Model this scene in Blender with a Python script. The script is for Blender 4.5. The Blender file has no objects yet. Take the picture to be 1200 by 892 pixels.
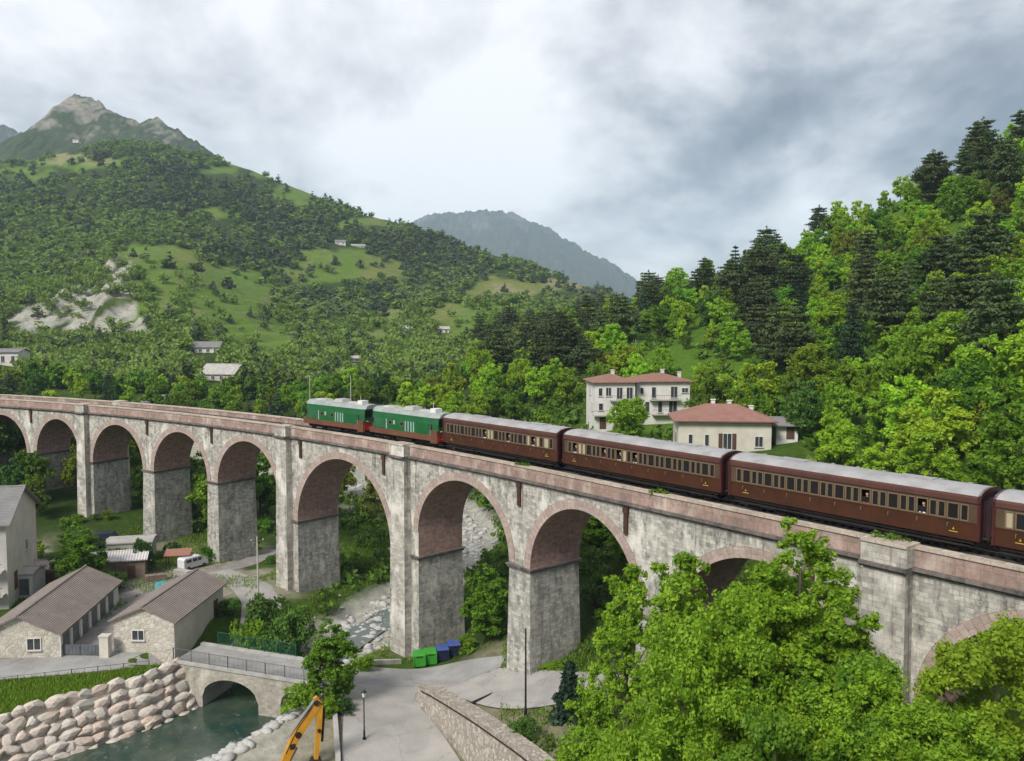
import bpy, bmesh, math, random
import numpy as np
from mathutils import Vector, Matrix

# ------------------------------------------------------------------ camera
scene = bpy.context.scene
FPX = 1000.0                      # focal length in pixels of the 1200 px wide photograph
CZ = 33.0                         # eye height above the valley floor
TH = math.atan(66 / FPX)          # downward pitch
cam_data = bpy.data.cameras.new('camera')
cam = bpy.data.objects.new('camera', cam_data)
scene.collection.objects.link(cam)
cam.location = (0, 0, CZ)
cam.rotation_euler = (math.pi / 2 - TH, 0, 0)
cam_data.sensor_width = 36
cam_data.lens = FPX / 1200 * 36
cam_data.clip_start = 0.5
cam_data.clip_end = 40000
scene.camera = cam

# ------------------------------------------------------------------ sky and sun
SUN_EL, SUN_AZ = math.radians(42), math.radians(-146)     # azimuth from +Y towards +X
world = bpy.data.worlds.new('World')
scene.world = world
world.use_nodes = True
wn = world.node_tree
wn.nodes.clear()
def WN(t, **k):
    n = wn.nodes.new(t)
    for a, b in k.items():
        setattr(n, a, b)
    return n
def wl(a, b):
    wn.links.new(a, b)
w_out = WN('ShaderNodeOutputWorld')
w_bg = WN('ShaderNodeBackground')
w_bg.inputs['Strength'].default_value = 0.1
sky = WN('ShaderNodeTexSky', sky_type='NISHITA')
sky.sun_disc = False
sky.sun_elevation = SUN_EL
sky.sun_rotation = SUN_AZ
sky.altitude = 700
tc = WN('ShaderNodeTexCoord')
sep = WN('ShaderNodeSeparateXYZ')
wl(tc.outputs['Generated'], sep.inputs[0])
zmax = WN('ShaderNodeMath', operation='MAXIMUM'); zmax.inputs[1].default_value = 0.0
wl(sep.outputs['Z'], zmax.inputs[0])
zadd = WN('ShaderNodeMath', operation='ADD'); zadd.inputs[1].default_value = 0.50
wl(zmax.outputs[0], zadd.inputs[0])
dx = WN('ShaderNodeMath', operation='DIVIDE'); wl(sep.outputs['X'], dx.inputs[0]); wl(zadd.outputs[0], dx.inputs[1])
dy = WN('ShaderNodeMath', operation='DIVIDE'); wl(sep.outputs['Y'], dy.inputs[0]); wl(zadd.outputs[0], dy.inputs[1])
comb = WN('ShaderNodeCombineXYZ'); wl(dx.outputs[0], comb.inputs[0]); wl(dy.outputs[0], comb.inputs[1])
CLOUD_OFF = (-31.661, -24.0337, 0.0)
mp = WN('ShaderNodeMapping'); mp.inputs['Location'].default_value = CLOUD_OFF
mp.inputs['Scale'].default_value = (1.6, 1.44, 1.0)
wl(comb.outputs[0], mp.inputs[0])
n1 = WN('ShaderNodeTexNoise'); n1.inputs['Scale'].default_value = 0.42; n1.inputs['Detail'].default_value = 7
n1.inputs['Roughness'].default_value = 0.5; n1.inputs['Distortion'].default_value = 0.1
wl(mp.outputs[0], n1.inputs['Vector'])
n2 = WN('ShaderNodeTexNoise'); n2.inputs['Scale'].default_value = 1.5; n2.inputs['Detail'].default_value = 8
n2.inputs['Roughness'].default_value = 0.58; n2.inputs['Distortion'].default_value = 0.2
wl(mp.outputs[0], n2.inputs['Vector'])
mixn = WN('ShaderNodeMath', operation='MULTIPLY_ADD'); mixn.inputs[1].default_value = 0.5
wl(n2.outputs['Fac'], mixn.inputs[0])
half = WN('ShaderNodeMath', operation='MULTIPLY'); half.inputs[1].default_value = 0.62
wl(n1.outputs['Fac'], half.inputs[0]); wl(half.outputs[0], mixn.inputs[2])
ramp = WN('ShaderNodeValToRGB')
er = ramp.color_ramp.elements
er[0].position = 0.495; er[0].color = (0.62, 0.68, 0.79, 1)
er[1].position = 0.640; er[1].color = (3.9, 3.9, 3.9, 1)
e = er.new(0.54); e.color = (1.35, 1.41, 1.53, 1)
e = er.new(0.585); e.color = (2.65, 2.68, 2.75, 1)
wl(mixn.outputs[0], ramp.inputs[0])
cover = WN('ShaderNodeMix', data_type='RGBA'); cover.inputs['Factor'].default_value = 0.93
wl(sky.outputs[0], cover.inputs['A']); wl(ramp.outputs[0], cover.inputs['B'])
wl(cover.outputs['Result'], w_bg.inputs['Color'])
wl(w_bg.outputs[0], w_out.inputs[0])

sun_data = bpy.data.lights.new('sun', 'SUN')
sun_data.energy = 1.5
sun_data.angle = math.radians(18)
sun_data.color = (1.0, 0.95, 0.87)
sun = bpy.data.objects.new('sun', sun_data)
scene.collection.objects.link(sun)
sd = Vector((math.sin(SUN_AZ) * math.cos(SUN_EL), math.cos(SUN_AZ) * math.cos(SUN_EL), math.sin(SUN_EL)))
sun.rotation_euler = sd.to_track_quat('Z', 'Y').to_euler()

scene.view_settings.view_transform = 'Standard'
scene.view_settings.look = 'None'
scene.view_settings.exposure = 1.55
scene.view_settings.gamma = 1
scene.render.engine = 'CYCLES'
scene.cycles.use_denoising = True
scene.cycles.max_bounces = 6
scene.cycles.diffuse_bounces = 3
scene.cycles.glossy_bounces = 2
scene.cycles.transmission_bounces = 3
scene.cycles.transparent_max_bounces = 6
scene.cycles.volume_bounces = 1
scene.cycles.caustics_reflective = False
scene.cycles.caustics_refractive = False

# ------------------------------------------------------------------ helpers
rnd = random.Random(11)
COL = scene.collection
def ray(x, y):
    u = (x - 600) / FPX; v = (446 - y) / FPX
    return np.array([u, math.cos(TH) + v * math.sin(TH), -math.sin(TH) + v * math.cos(TH)])
def W(x, y, z):                    # photograph pixel seen at height z -> world point
    d = ray(x, y); k = (z - CZ) / d[2]
    return Vector((k * d[0], k * d[1], z))
def WY(x, y, Y):                   # photograph pixel seen at depth Y -> world point
    d = ray(x, y); k = Y / d[1]
    return Vector((k * d[0], Y, CZ + k * d[2]))
def proj(X, Y, Z):
    Zr = Z - CZ
    d = Y * math.cos(TH) - Zr * math.sin(TH)
    return 600 + FPX * X / d, 446 - FPX * (Y * math.sin(TH) + Zr * math.cos(TH)) / d

def tag(o, label=None, cat=None, group=None, kind=None):
    if label: o['label'] = label
    if cat: o['category'] = cat
    if group: o['group'] = group
    if kind: o['kind'] = kind
    return o
def empty(name, loc=(0, 0, 0), rz=0.0, label=None, cat=None, group=None):
    o = bpy.data.objects.new(name, None); COL.objects.link(o)
    o.location = loc; o.rotation_euler = (0, 0, rz)
    return tag(o, label, cat, group)
def link(name, me, parent=None):
    o = bpy.data.objects.new(name, me); COL.objects.link(o)
    if parent: o.parent = parent
    return o
def copy_tree(o, parent=None):
    c = o.copy(); COL.objects.link(c); c.parent = parent
    for ch in o.children:
        copy_tree(ch, c)
    return c

class MB:
    def __init__(s):
        s.v = []; s.f = []; s.m = []; s.uv = []
    def face(s, pts, mi=0, uv=None):
        b = len(s.v); s.v += [tuple(p) for p in pts]
        s.f.append(tuple(range(b, b + len(pts)))); s.m.append(mi)
        s.uv.append(uv)
    def box(s, x0, x1, y0, y1, z0, z1, mi=0, M=None):
        P = [(x0, y0, z0), (x1, y0, z0), (x1, y1, z0), (x0, y1, z0), (x0, y0, z1), (x1, y0, z1), (x1, y1, z1), (x0, y1, z1)]
        s.hexa(P, mi, M)
    def hexa(s, P, mi=0, M=None):
        if M is not None: P = [M @ Vector(p) for p in P]
        b = len(s.v); s.v += [tuple(p) for p in P]
        for q in ((0, 3, 2, 1), (4, 5, 6, 7), (0, 1, 5, 4), (1, 2, 6, 5), (2, 3, 7, 6), (3, 0, 4, 7)):
            s.f.append(tuple(b + i for i in q)); s.m.append(mi); s.uv.append(None)
    def tube(s, p0, p1, r0, r1=None, n=8, mi=0, caps=True):
        r1 = r0 if r1 is None else r1
        p0 = Vector(p0); p1 = Vector(p1); d = (p1 - p0)
        if d.length < 1e-6: return
        d.normalize()
        a = d.orthogonal().normalized(); c = d.cross(a)
        b = len(s.v)
        for k in range(n):
            t = 2 * math.pi * k / n; w = a * math.cos(t) + c * math.sin(t)
            s.v.append(tuple(p0 + w * r0)); s.v.append(tuple(p1 + w * r1))
        for k in range(n):
            i = b + 2 * k; j = b + 2 * ((k + 1) % n)
            s.f.append((i, j, j + 1, i + 1)); s.m.append(mi); s.uv.append(None)
        if caps:
            s.f.append(tuple(b + 2 * k for k in range(n))[::-1]); s.m.append(mi); s.uv.append(None)
            s.f.append(tuple(b + 2 * k + 1 for k in range(n))); s.m.append(mi); s.uv.append(None)
    def prism(s, poly, axis_vec, mi=0):      # closed outline extruded along axis_vec
        a = Vector(axis_vec); n = len(poly); b = len(s.v)
        s.v += [tuple(p) for p in poly] + [tuple(Vector(p) + a) for p in poly]
        s.f.append(tuple(range(b, b + n))[::-1]); s.f.append(tuple(range(b + n, b + 2 * n)))
        s.m += [mi, mi]; s.uv += [None, None]
        for k in range(n):
            j = (k + 1) % n
            s.f.append((b + k, b + j, b + n + j, b + n + k)); s.m.append(mi); s.uv.append(None)
    def mesh(s, name, mats, smooth=False):
        me = bpy.data.meshes.new(name)
        me.from_pydata(s.v, [], s.f)
        for m in (mats if isinstance(mats, (list, tuple)) else [mats]): me.materials.append(m)
        me.polygons.foreach_set('material_index', s.m)
        if any(u is not None for u in s.uv):
            lay = me.uv_layers.new(name='UVMap'); flat = []
            for f, u in zip(s.f, s.uv):
                for k in range(len(f)):
                    flat += list(u[k]) if u is not None else [0, 0]
            lay.data.foreach_set('uv', flat)
        if smooth: me.polygons.foreach_set('use_smooth', [True] * len(me.polygons))
        me.update()
        return me
    def build(s, name, mats, parent=None, smooth=False, fix=True):
        me = s.mesh(name, mats, smooth)
        if fix:
            bm = bmesh.new(); bm.from_mesh(me); bmesh.ops.recalc_face_normals(bm, faces=bm.faces); bm.to_mesh(me); bm.free()
        return link(name, me, parent)

def mesh_np(name, V, F, mats, smooth=False, col=None, uv=None, mi=None, attr='gcol'):
    V = np.asarray(V, np.float32); F = np.asarray(F, np.int32); k = F.shape[1]
    me = bpy.data.meshes.new(name)
    me.vertices.add(len(V)); me.vertices.foreach_set('co', V.ravel())
    me.loops.add(F.size); me.loops.foreach_set('vertex_index', F.ravel())
    me.polygons.add(len(F))
    me.polygons.foreach_set('loop_start', np.arange(0, F.size, k, dtype=np.int32))
    try: me.polygons.foreach_set('loop_total', np.full(len(F), k, np.int32))
    except Exception: pass
    for m in (mats if isinstance(mats, (list, tuple)) else [mats]): me.materials.append(m)
    if mi is not None: me.polygons.foreach_set('material_index', np.asarray(mi, np.int32))
    if smooth: me.polygons.foreach_set('use_smooth', np.ones(len(F), bool))
    me.update(calc_edges=True)
    if col is not None:
        c = np.asarray(col, np.float32)
        if c.shape[1] == 3: c = np.concatenate([c, np.ones((len(c), 1), np.float32)], 1)
        a = me.color_attributes.new(attr, 'FLOAT_COLOR', 'POINT'); a.data.foreach_set('color', c.ravel())
    if uv is not None:
        lay = me.uv_layers.new(name='UVMap'); lay.data.foreach_set('uv', np.asarray(uv, np.float32)[F.ravel()].ravel())
    return me

def h2(ix, iy, seed):
    n = (ix.astype(np.int64) * 374761393 + iy.astype(np.int64) * 668265263 + seed * 1442695041) & 0xffffffff
    n = ((n ^ (n >> 13)) * 1274126177) & 0xffffffff
    return ((n ^ (n >> 16)) & 0xffff) / 65535.0
def vnoise(x, y, seed=0):
    x0 = np.floor(x); y0 = np.floor(y); fx = x - x0; fy = y - y0
    fx = fx * fx * (3 - 2 * fx); fy = fy * fy * (3 - 2 * fy)
    a = h2(x0, y0, seed); b = h2(x0 + 1, y0, seed); c = h2(x0, y0 + 1, seed); d = h2(x0 + 1, y0 + 1, seed)
    return (a * (1 - fx) + b * fx) * (1 - fy) + (c * (1 - fx) + d * fx) * fy
def fbm(x, y, octv=4, seed=0):
    t = 0; a = 0.5; n = 0
    for k in range(octv):
        t = t + a * vnoise(x * 2 ** k + 17.3 * k, y * 2 ** k + 9.1 * k, seed + k); n += a; a *= 0.5
    return t / n
def sstep(a, b, x):
    t = np.clip((x - a) / (b - a), 0, 1); return t * t * (3 - 2 * t)

# ------------------------------------------------------------------ materials
def newmat(name):
    m = bpy.data.materials.new(name); m.use_nodes = True
    nt = m.node_tree; b = nt.nodes['Principled BSDF']
    return m, nt, b
def nd(nt, t, ins=None, **k):
    n = nt.nodes.new(t)
    for a, v in k.items(): setattr(n, a, v)
    for a, v in (ins or {}).items():
        if isinstance(v, bpy.types.NodeSocket): nt.links.new(v, n.inputs[a])
        else: n.inputs[a].default_value = v
    return n
def c4(c): return (c[0], c[1], c[2], 1)
def mixc(nt, fac, a, b, mode='MIX'):
    n = nt.nodes.new('ShaderNodeMix'); n.data_type = 'RGBA'; n.blend_type = mode
    for key, v in (('Factor', fac), ('A', a), ('B', b)):
        if isinstance(v, bpy.types.NodeSocket): nt.links.new(v, n.inputs[key])
        elif key == 'Factor': n.inputs[key].default_value = v
        else: n.inputs[key].default_value = c4(v)
    return n.outputs['Result']
def rampf(nt, src, lo, hi):
    n = nd(nt, 'ShaderNodeMapRange', {'Value': src, 'From Min': lo, 'From Max': hi})
    return n.outputs['Result']
def noise(nt, vec, scale, detail=4, rough=0.55, stretch=None):
    if stretch is not None:
        mpn = nd(nt, 'ShaderNodeMapping', {'Vector': vec, 'Scale': stretch}); vec = mpn.outputs[0]
    return nd(nt, 'ShaderNodeTexNoise', {'Vector': vec, 'Scale': scale, 'Detail': detail, 'Roughness': rough}).outputs['Fac']
def coords(nt, kind='Object'):
    return nd(nt, 'ShaderNodeTexCoord').outputs[kind]
def bumpit(nt, b, h, strength=0.3, dist=0.05):
    bp = nd(nt, 'ShaderNodeBump', {'Height': h, 'Strength': strength, 'Distance': dist})
    nt.links.new(bp.outputs[0], b.inputs['Normal'])
def setp(b, rough=0.8, metal=0.0, spec=0.3):
    b.inputs['Roughness'].default_value = rough; b.inputs['Metallic'].default_value = metal
    b.inputs['Specular IOR Level'].default_value = spec
def mat_plain(name, c1, c2=None, scale=1.2, rough=0.75, metal=0.0, bump=0.15, fine=14.0, spec=0.3, lo=0.35, hi=0.65):
    m, nt, b = newmat(name); v = coords(nt)
    c2 = c2 or tuple(x * 0.7 for x in c1)
    f = rampf(nt, noise(nt, v, scale), lo, hi)
    c = mixc(nt, f, c2, c1)
    g = noise(nt, v, fine, 3)
    c = mixc(nt, rampf(nt, g, 0.2, 0.8), mixc(nt, 1.0, c, (0.82, 0.82, 0.82), 'MULTIPLY'), c)
    nt.links.new(c, b.inputs['Base Color']); setp(b, rough, metal, spec)
    if bump: bumpit(nt, b, g, bump, 0.03)
    return m
def mat_masonry(name, ca, cb, mortar, bw=0.7, bh=0.34, stain=(0.03, 0.035, 0.04), st=(0.56, 0.72), pale=None, pl=(0.55, 0.7), msize=0.02, bump=0.5, rough=0.9, vein=1.0, streak=0.6):
    m, nt, b = newmat(name); uv = nd(nt, 'ShaderNodeUVMap').outputs[0]
    dist = noise(nt, uv, 1.7, 3)
    off = nd(nt, 'ShaderNodeVectorMath', {0: uv, 1: nd(nt, 'ShaderNodeVectorMath', {0: nd(nt, 'ShaderNodeTexNoise', {'Vector': uv, 'Scale': 1.3, 'Detail': 3}).outputs['Color'], 1: (0.07, 0.07, 0)}, operation='MULTIPLY').outputs[0]}, operation='ADD').outputs[0]
    br = nd(nt, 'ShaderNodeTexBrick', {'Vector': off, 'Color1': c4(ca), 'Color2': c4(cb), 'Mortar': c4(mortar), 'Scale': 1.0, 'Mortar Size': msize, 'Mortar Smooth': 0.4, 'Bias': 0.0, 'Brick Width': bw, 'Row Height': bh})
    br.offset = 0.5; br.squash = 1.0
    c = br.outputs['Color']
    big = noise(nt, uv, 0.22, 5)
    c = mixc(nt, rampf(nt, big, 0.3, 0.7), mixc(nt, 1.0, c, (0.78, 0.77, 0.76), 'MULTIPLY'), c)
    med = noise(nt, uv, 2.6, 5, 0.65)
    c = mixc(nt, rampf(nt, med, 0.3, 0.75), mixc(nt, 1.0, c, (0.7, 0.7, 0.7), 'MULTIPLY'), mixc(nt, 1.0, c, (1.12, 1.11, 1.08), 'MULTIPLY'))
    if pale is not None:
        p = noise(nt, uv, 0.5, 6, 0.6, (1.0, 0.55, 1.0))
        c = mixc(nt, nd(nt, 'ShaderNodeMath', {0: rampf(nt, p, pl[0], pl[1]), 1: 0.8}, operation='MULTIPLY').outputs[0], c, pale)
    if stain is not None:
        s = noise(nt, uv, 1.5, 7, 0.66, (1.0, 0.28, 1.0))
        s2 = noise(nt, uv, 5.0, 4, 0.6)
        sm = nd(nt, 'ShaderNodeMath', {0: rampf(nt, s, st[0], st[1]), 1: rampf(nt, s2, 0.25, 0.7)}, operation='MULTIPLY').outputs[0]
        sm = nd(nt, 'ShaderNodeMath', {0: sm, 1: 0.85 * vein}, operation='MULTIPLY').outputs[0]
        c = mixc(nt, sm, c, stain)
        s3 = noise(nt, uv, 1.0, 5, 0.6, (1.9, 0.07, 1.0)); s4 = noise(nt, uv, 2.2, 5, 0.65, (1.0, 0.5, 1.0))
        sk = nd(nt, 'ShaderNodeMath', {0: rampf(nt, s3, 0.55, 0.66), 1: rampf(nt, s4, 0.36, 0.6)}, operation='MULTIPLY').outputs[0]
        c = mixc(nt, nd(nt, 'ShaderNodeMath', {0: sk, 1: 0.72 * streak}, operation='MULTIPLY').outputs[0], c, stain)
    nt.links.new(c, b.inputs['Base Color']); setp(b, rough, 0, 0.2)
    hh = nd(nt, 'ShaderNodeMath', {0: br.outputs['Fac'], 1: -0.6, 2: med}, operation='MULTIPLY_ADD').outputs[0]
    bumpit(nt, b, hh, bump, 0.06)
    return m
def mat_glass(name, c=(0.02, 0.022, 0.025), rough=0.08):
    m, nt, b = newmat(name); v = coords(nt)
    f = noise(nt, v, 1.5, 2)
    nt.links.new(mixc(nt, f, c, tuple(x * 1.8 for x in c)), b.inputs['Base Color']); setp(b, rough, 0, 0.6)
    return m

# ------------------------------------------------------------------ terrain
NEAR = [(-70,66,0),(-50,80,.2),(-35,85,.2),(-30,100,0),(-45,110,0),(-60,125,.3),(-75,118,.5),(-92,112,1.5),(-96,140,7),(-82,152,6),(-118,92,4),(-125,150,15),
 (-40,130,-.5),(-50,150,1),(-30,140,0),(-60,180,2),(-92,205,6),(-30,180,1),(-10,150,1),(-14,120,-1),
 (-20,85,-.4),(-14,88,-2),(-10,93,-3.2),(-5,84,-1.4),(0,80,-.5),(4,76,0),(-13,72,-1.3),(-10,66,-2),(-8,58,-3),(-20,62,-2.2),(-30,56,-3.5),(-55,76,-.2),
 (8,72,1.0),(14,72,1.6),(6,86,3),(10,95,6.5),(4,100,4.5),(16,84,5),(22,70,4),(30,60,6),(38,45,8),(46,60,9.5),(30,90,10.5),(15,115,11.5),(30,130,13.5),(4,122,4.5),
 (10,150,10.5),(5,180,9),(20,160,12.3),(35,165,13),(52,120,16),(62,90,15),(20,45,2),(10,35,0),(0,28,-3),(40,25,7),(-40,40,-4),(-80,40,-3),(90,60,18)]
FARP = [(1000,470,142),(1100,440,135),(1200,450,118),(1200,330,172),(1200,180,262),(1290,120,250),(1400,120,230),(1100,300,212),(1100,216,285),(1000,335,232),(1000,262,318),(900,385,232),(900,312,330),
 (800,420,222),(800,340,352),(740,375,360),(700,440,222),(690,388,395),(650,425,262),(600,455,222),(560,455,250),
 (1200,280,420),(1000,320,520),(800,380,560),(1400,300,420),(1000,380,1500),(1300,380,1500),(800,380,1500),(700,375,1700),
 (500,470,250),(400,485,250),(300,490,245),(200,485,240),(100,480,225),(0,470,240),(-100,470,230),
 (238,413,330),(258,441,290),(0,427,300),(100,440,320),(60,402,425),(62,362,465),(110,402,415),(120,350,472),(160,400,400),(165,372,450),(200,380,400),(220,332,520),(170,298,620),
 (300,402,400),(335,374,520),(300,340,640),(380,392,480),(400,372,640),(420,302,860),(500,385,480),(520,362,600),(560,352,640),(600,340,800),(640,352,760),(682,342,900),
 (150,172,1300),(240,187,1250),(330,217,1200),(430,252,1150),(500,273,1100),(590,303,1000),(640,326,950),(60,186,1280),(0,196,1230),(-100,200,1200),(-250,200,1200),
 (100,262,860),(200,262,860),(300,270,900),(0,290,760),(0,335,600),(0,385,430),(0,242,960),(-150,300,700),(-150,400,400),(500,320,880),(330,310,780),
 (150,230,1700),(330,260,1700),(500,320,1600),(620,360,1500),(0,240,1700),(-250,240,1700),(150,380,4000),(600,380,4000),(1000,380,4000),(-250,380,4000),(1400,380,4000)]
cu, cl, ct = [], [], []
for X, Y, z in NEAR:
    cu.append(X / Y); cl.append(math.log(Y)); ct.append((z - CZ) / Y)
for px, py, Y in FARP:
    p = WY(px, py, Y); cu.append(p.x / Y); cl.append(math.log(Y)); ct.append((p.z - CZ) / Y)
cu = np.array(cu); cl = np.array(cl); ct = np.array(ct)
SU = 1.6
def tps(r2): return 0.5 * r2 * np.log(r2 + 1e-12)
def rbf_fit():
    n = len(cu); P = np.stack([cu * SU, cl], 1)
    d2 = ((P[:, None] - P[None]) ** 2).sum(-1)
    A = np.zeros((n + 3, n + 3)); A[:n, :n] = tps(d2) + np.eye(n) * 0.0004
    A[:n, n] = 1; A[:n, n + 1:] = P; A[n, :n] = 1; A[n + 1:, :n] = P.T
    return np.linalg.solve(A, np.concatenate([ct, np.zeros(3)]))
RW = rbf_fit()
def rbf(u, l):
    u = np.asarray(u, float).ravel() * SU; l = np.asarray(l, float).ravel(); out = np.empty(len(u)); n = len(cu)
    for k in range(0, len(u), 40000):
        a = u[k:k + 40000, None] - cu[None] * SU; b = l[k:k + 40000, None] - cl[None]
        out[k:k + 40000] = tps(a * a + b * b) @ RW[:n] + RW[n] + RW[n + 1] * u[k:k + 40000] + RW[n + 2] * l[k:k + 40000]
    return out
RIV = np.array([(-75,36,-5.6,7),(-56,48,-5.3,6.5),(-45,57.5,-5.1,6),(-38.5,63.5,-5,5.6),(-32.9,69.4,-4.9,5.2),(-29.2,74,-4.8,4.6),(-26.2,79.5,-4.7,4.4),(-24.3,86,-4.4,4.4),(-20.5,94,-4.1,4.6),(-16.5,102,-3.6,4.8),(-12,112,-3,4),(-7.5,124,-2.2,3.6),(-6.5,137,-1.3,3.6),(-13,156,-.7,5),(-30,175,.1,9),(-56,194,.9,12),(-88,210,2,13),(-130,225,4,10)])
def river_q(X, Y):
    best = np.full(X.shape, 1e9); bz = np.zeros(X.shape); bw = np.zeros(X.shape); sg = np.zeros(X.shape)
    for a, b in zip(RIV[:-1], RIV[1:]):
        dx_, dy_ = b[0] - a[0], b[1] - a[1]; L2 = dx_ * dx_ + dy_ * dy_
        t = np.clip(((X - a[0]) * dx_ + (Y - a[1]) * dy_) / L2, 0, 1)
        d = np.hypot(X - a[0] - t * dx_, Y - a[1] - t * dy_); k = d < best
        best = np.where(k, d, best); bz = np.where(k, a[2] + t * (b[2] - a[2]), bz); bw = np.where(k, a[3] + t * (b[3] - a[3]), bw)
        sg = np.where(k, dx_ * (Y - a[1]) - dy_ * (X - a[0]), sg)
    return best, bz, bw, sg
WA, WB = Vector((-8.4, 76.4)), Vector((.8, 59.0))       # roadside retaining wall
def wallstep(X, Y):
    d = (WB - WA); L = d.length; d = d / L
    t = (X - WA.x) * d.x + (Y - WA.y) * d.y; q = (X - WA.x) * (-d.y) + (Y - WA.y) * d.x    # q>0: upper side
    h = np.interp(t, [-1, 0, L, L + 12], [0, .9, 3.9, 4.2])
    return h * sstep(-.15, .25, q) * (1 - sstep(7, 20, q)) * (1 - sstep(-2.5, -5, -0 * t + np.minimum(t, 0)))
def ground(X, Y):
    X = np.asarray(X, float); Y = np.asarray(Y, float); sh = X.shape
    X = X.ravel(); Y = np.maximum(Y.ravel(), 8.0)
    u = X / Y
    z = CZ + Y * rbf(np.clip(u, -1.3, 1.3), np.log(Y))
    # relief grows with distance; terraces on the old cultivated slopes
    amp = np.interp(Y, [60, 130, 250, 600, 1200, 4000], [.05, .25, 1.2, 5, 11, 20])
    wl_ = np.interp(Y, [60, 250, 600, 1200, 4000], [6, 22, 70, 150, 400])
    for w0, seed in ((14., 1), (45., 2), (130., 3)):
        k = np.exp(-(np.log(wl_ / w0)) ** 2 / .8)
        z = z + amp * k * (fbm(X / w0, Y / w0, 4, seed) - .5) * 2
    px, py = proj(X, Y, z)
    terr = sstep(330, 420, Y) * (1 - sstep(900, 1100, Y)) * (px < 640)
    stepz = 4.0; zz = z / stepz + .35 * (fbm(X / 60, Y / 60, 3, 77) - .5); fr = zz - np.floor(zz)
    z = z + terr * .75 * (np.floor(zz) + sstep(.55, .95, fr) - zz) * stepz
    # limestone cliff left of the terraces
    z = z + cliffmask(px, py, Y) * (fbm(X / 9, Y / 30, 4, 21) - .4) * 14
    z = z + wallstep(X, Y)
    d, bz, bw, sg = river_q(X, Y)
    bed = bz + .5 * (fbm(X / 2.5, Y / 2.5, 3, 5) - .5)
    ramp_ = np.where((Y < 81) & (sg > 0), 1.9, .75)
    bank = bed + np.maximum(d - bw, 0) * ramp_
    z = np.where(Y < 240, np.minimum(z, bank), z)
    return z.reshape(sh)
def cliffmask(px, py, Y):
    m = np.zeros(px.shape)
    for cx, cy, rx, ry in ((92, 362, 52, 28), (130, 358, 30, 36), (38, 378, 44, 17), (158, 392, 17, 24), (135, 318, 20, 18)):
        m = np.maximum(m, 1 - sstep(.55, 1.25, np.hypot((px - cx) / rx, (py - cy) / ry)))
    return m * ((Y > 330) & (Y < 620))

NU, NL = 400, 640
gu = np.linspace(-1.15, 1.15, NU)
gl = np.concatenate([np.linspace(math.log(24), math.log(45), 40, endpoint=False), np.linspace(math.log(45), math.log(220), 330, endpoint=False), np.linspace(math.log(220), math.log(1400), 230, endpoint=False), np.linspace(math.log(1400), math.log(9200), NL - 600)])
GU, GL = np.meshgrid(gu, gl)
GY = np.exp(GL); GX = GU * GY
GZ = ground(GX, GY)
def gz(X, Y):                       # ground height of the sheet (bilinear)
    X = np.asarray(X, float); Y = np.asarray(Y, float)
    fu = np.clip((X / Y - gu[0]) / (gu[1] - gu[0]), 0, NU - 1.001); fl = np.clip(np.interp(np.log(Y), gl, np.arange(NL)), 0, NL - 1.001)
    i = fu.astype(int); j = fl.astype(int); a = fu - i; b = fl - j
    return (GZ[j, i] * (1 - a) + GZ[j, i + 1] * a) * (1 - b) + (GZ[j + 1, i] * (1 - a) + GZ[j + 1, i + 1] * a) * b
def g1(X, Y): return float(gz(np.array([X]), np.array([Y]))[0])
def hit(px, py, ymin=60.0, ymax=3000.0):   # ground point seen at a pixel
    d = ray(px, py); u = d[0] / d[1]; s = d[2] / d[1]
    Y = np.exp(np.linspace(math.log(ymin), math.log(ymax), 700)); z = gz(u * Y, Y)
    k = np.nonzero(z > CZ + Y * s)[0]
    if len(k) == 0 or k[0] == 0: return None
    return Vector((u * Y[k[0]], Y[k[0]], z[k[0]]))

def hit_many(px, py, ymin, ymax, n=420):
    px = np.asarray(px, float); py = np.asarray(py, float); v = (446 - py) / FPX; dyy = np.cos(TH) + v * np.sin(TH)
    u = (px - 600) / FPX / dyy; s = (-np.sin(TH) + v * np.cos(TH)) / dyy; Yh = np.full(len(px), np.nan); live = np.arange(len(px)); first = True
    for Yk in np.exp(np.linspace(math.log(ymin), math.log(ymax), n)):
        h = gz(u[live] * Yk, np.full(len(live), Yk)) > CZ + Yk * s[live]
        if not first: Yh[live[h]] = Yk
        live = live[~h]; first = False
        if len(live) == 0: break
    return u * Yh, Yh, u
PXG, PYG = proj(GX, GY, GZ)
def ell(px, py, L):
    m = np.zeros(px.shape)
    ox, oy = px, py
    px = px + 60 * (fbm(ox / 26, oy / 16, 4, 91) - .5); py = py + 26 * (fbm(ox / 22, oy / 10, 4, 95) - .5)
    for cx, cy, rx, ry in L: m = np.maximum(m, 1 - sstep(.6, 1.15, np.hypot((px - cx) / rx, (py - cy) / ry)))
    return m
MEADOW = [(240, 350, 118, 52), (180, 300, 55, 14), (300, 395, 60, 25), (395, 302, 55, 10), (400, 320, 95, 13), (540, 368, 75, 16), (470, 372, 60, 10), (560, 390, 40, 10), (590, 338, 45, 14), (640, 335, 36, 12), (80, 190, 85, 9), (300, 196, 75, 9), (360, 228, 45, 8), (450, 395, 40, 9), (20, 205, 40, 8), (250, 252, 40, 6), (420, 260, 40, 7)]
SCRUB = [(45, 235, 75, 40), (20, 275, 60, 30), (110, 265, 40, 18)]
n_a = fbm(GX / 7, GY / 7, 4, 31); n_b = fbm(GX / np.interp(GY, [60, 300, 1500], [18, 45, 160]), GY / np.interp(GY, [60, 300, 1500], [18, 45, 160]), 4, 37)
gc = np.zeros(GX.shape + (3,))
gc[:] = (.040, .072, .014)
def lay(mask, c):
    global gc
    gc = gc * (1 - mask[..., None]) + np.array(c) * mask[..., None]
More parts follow.
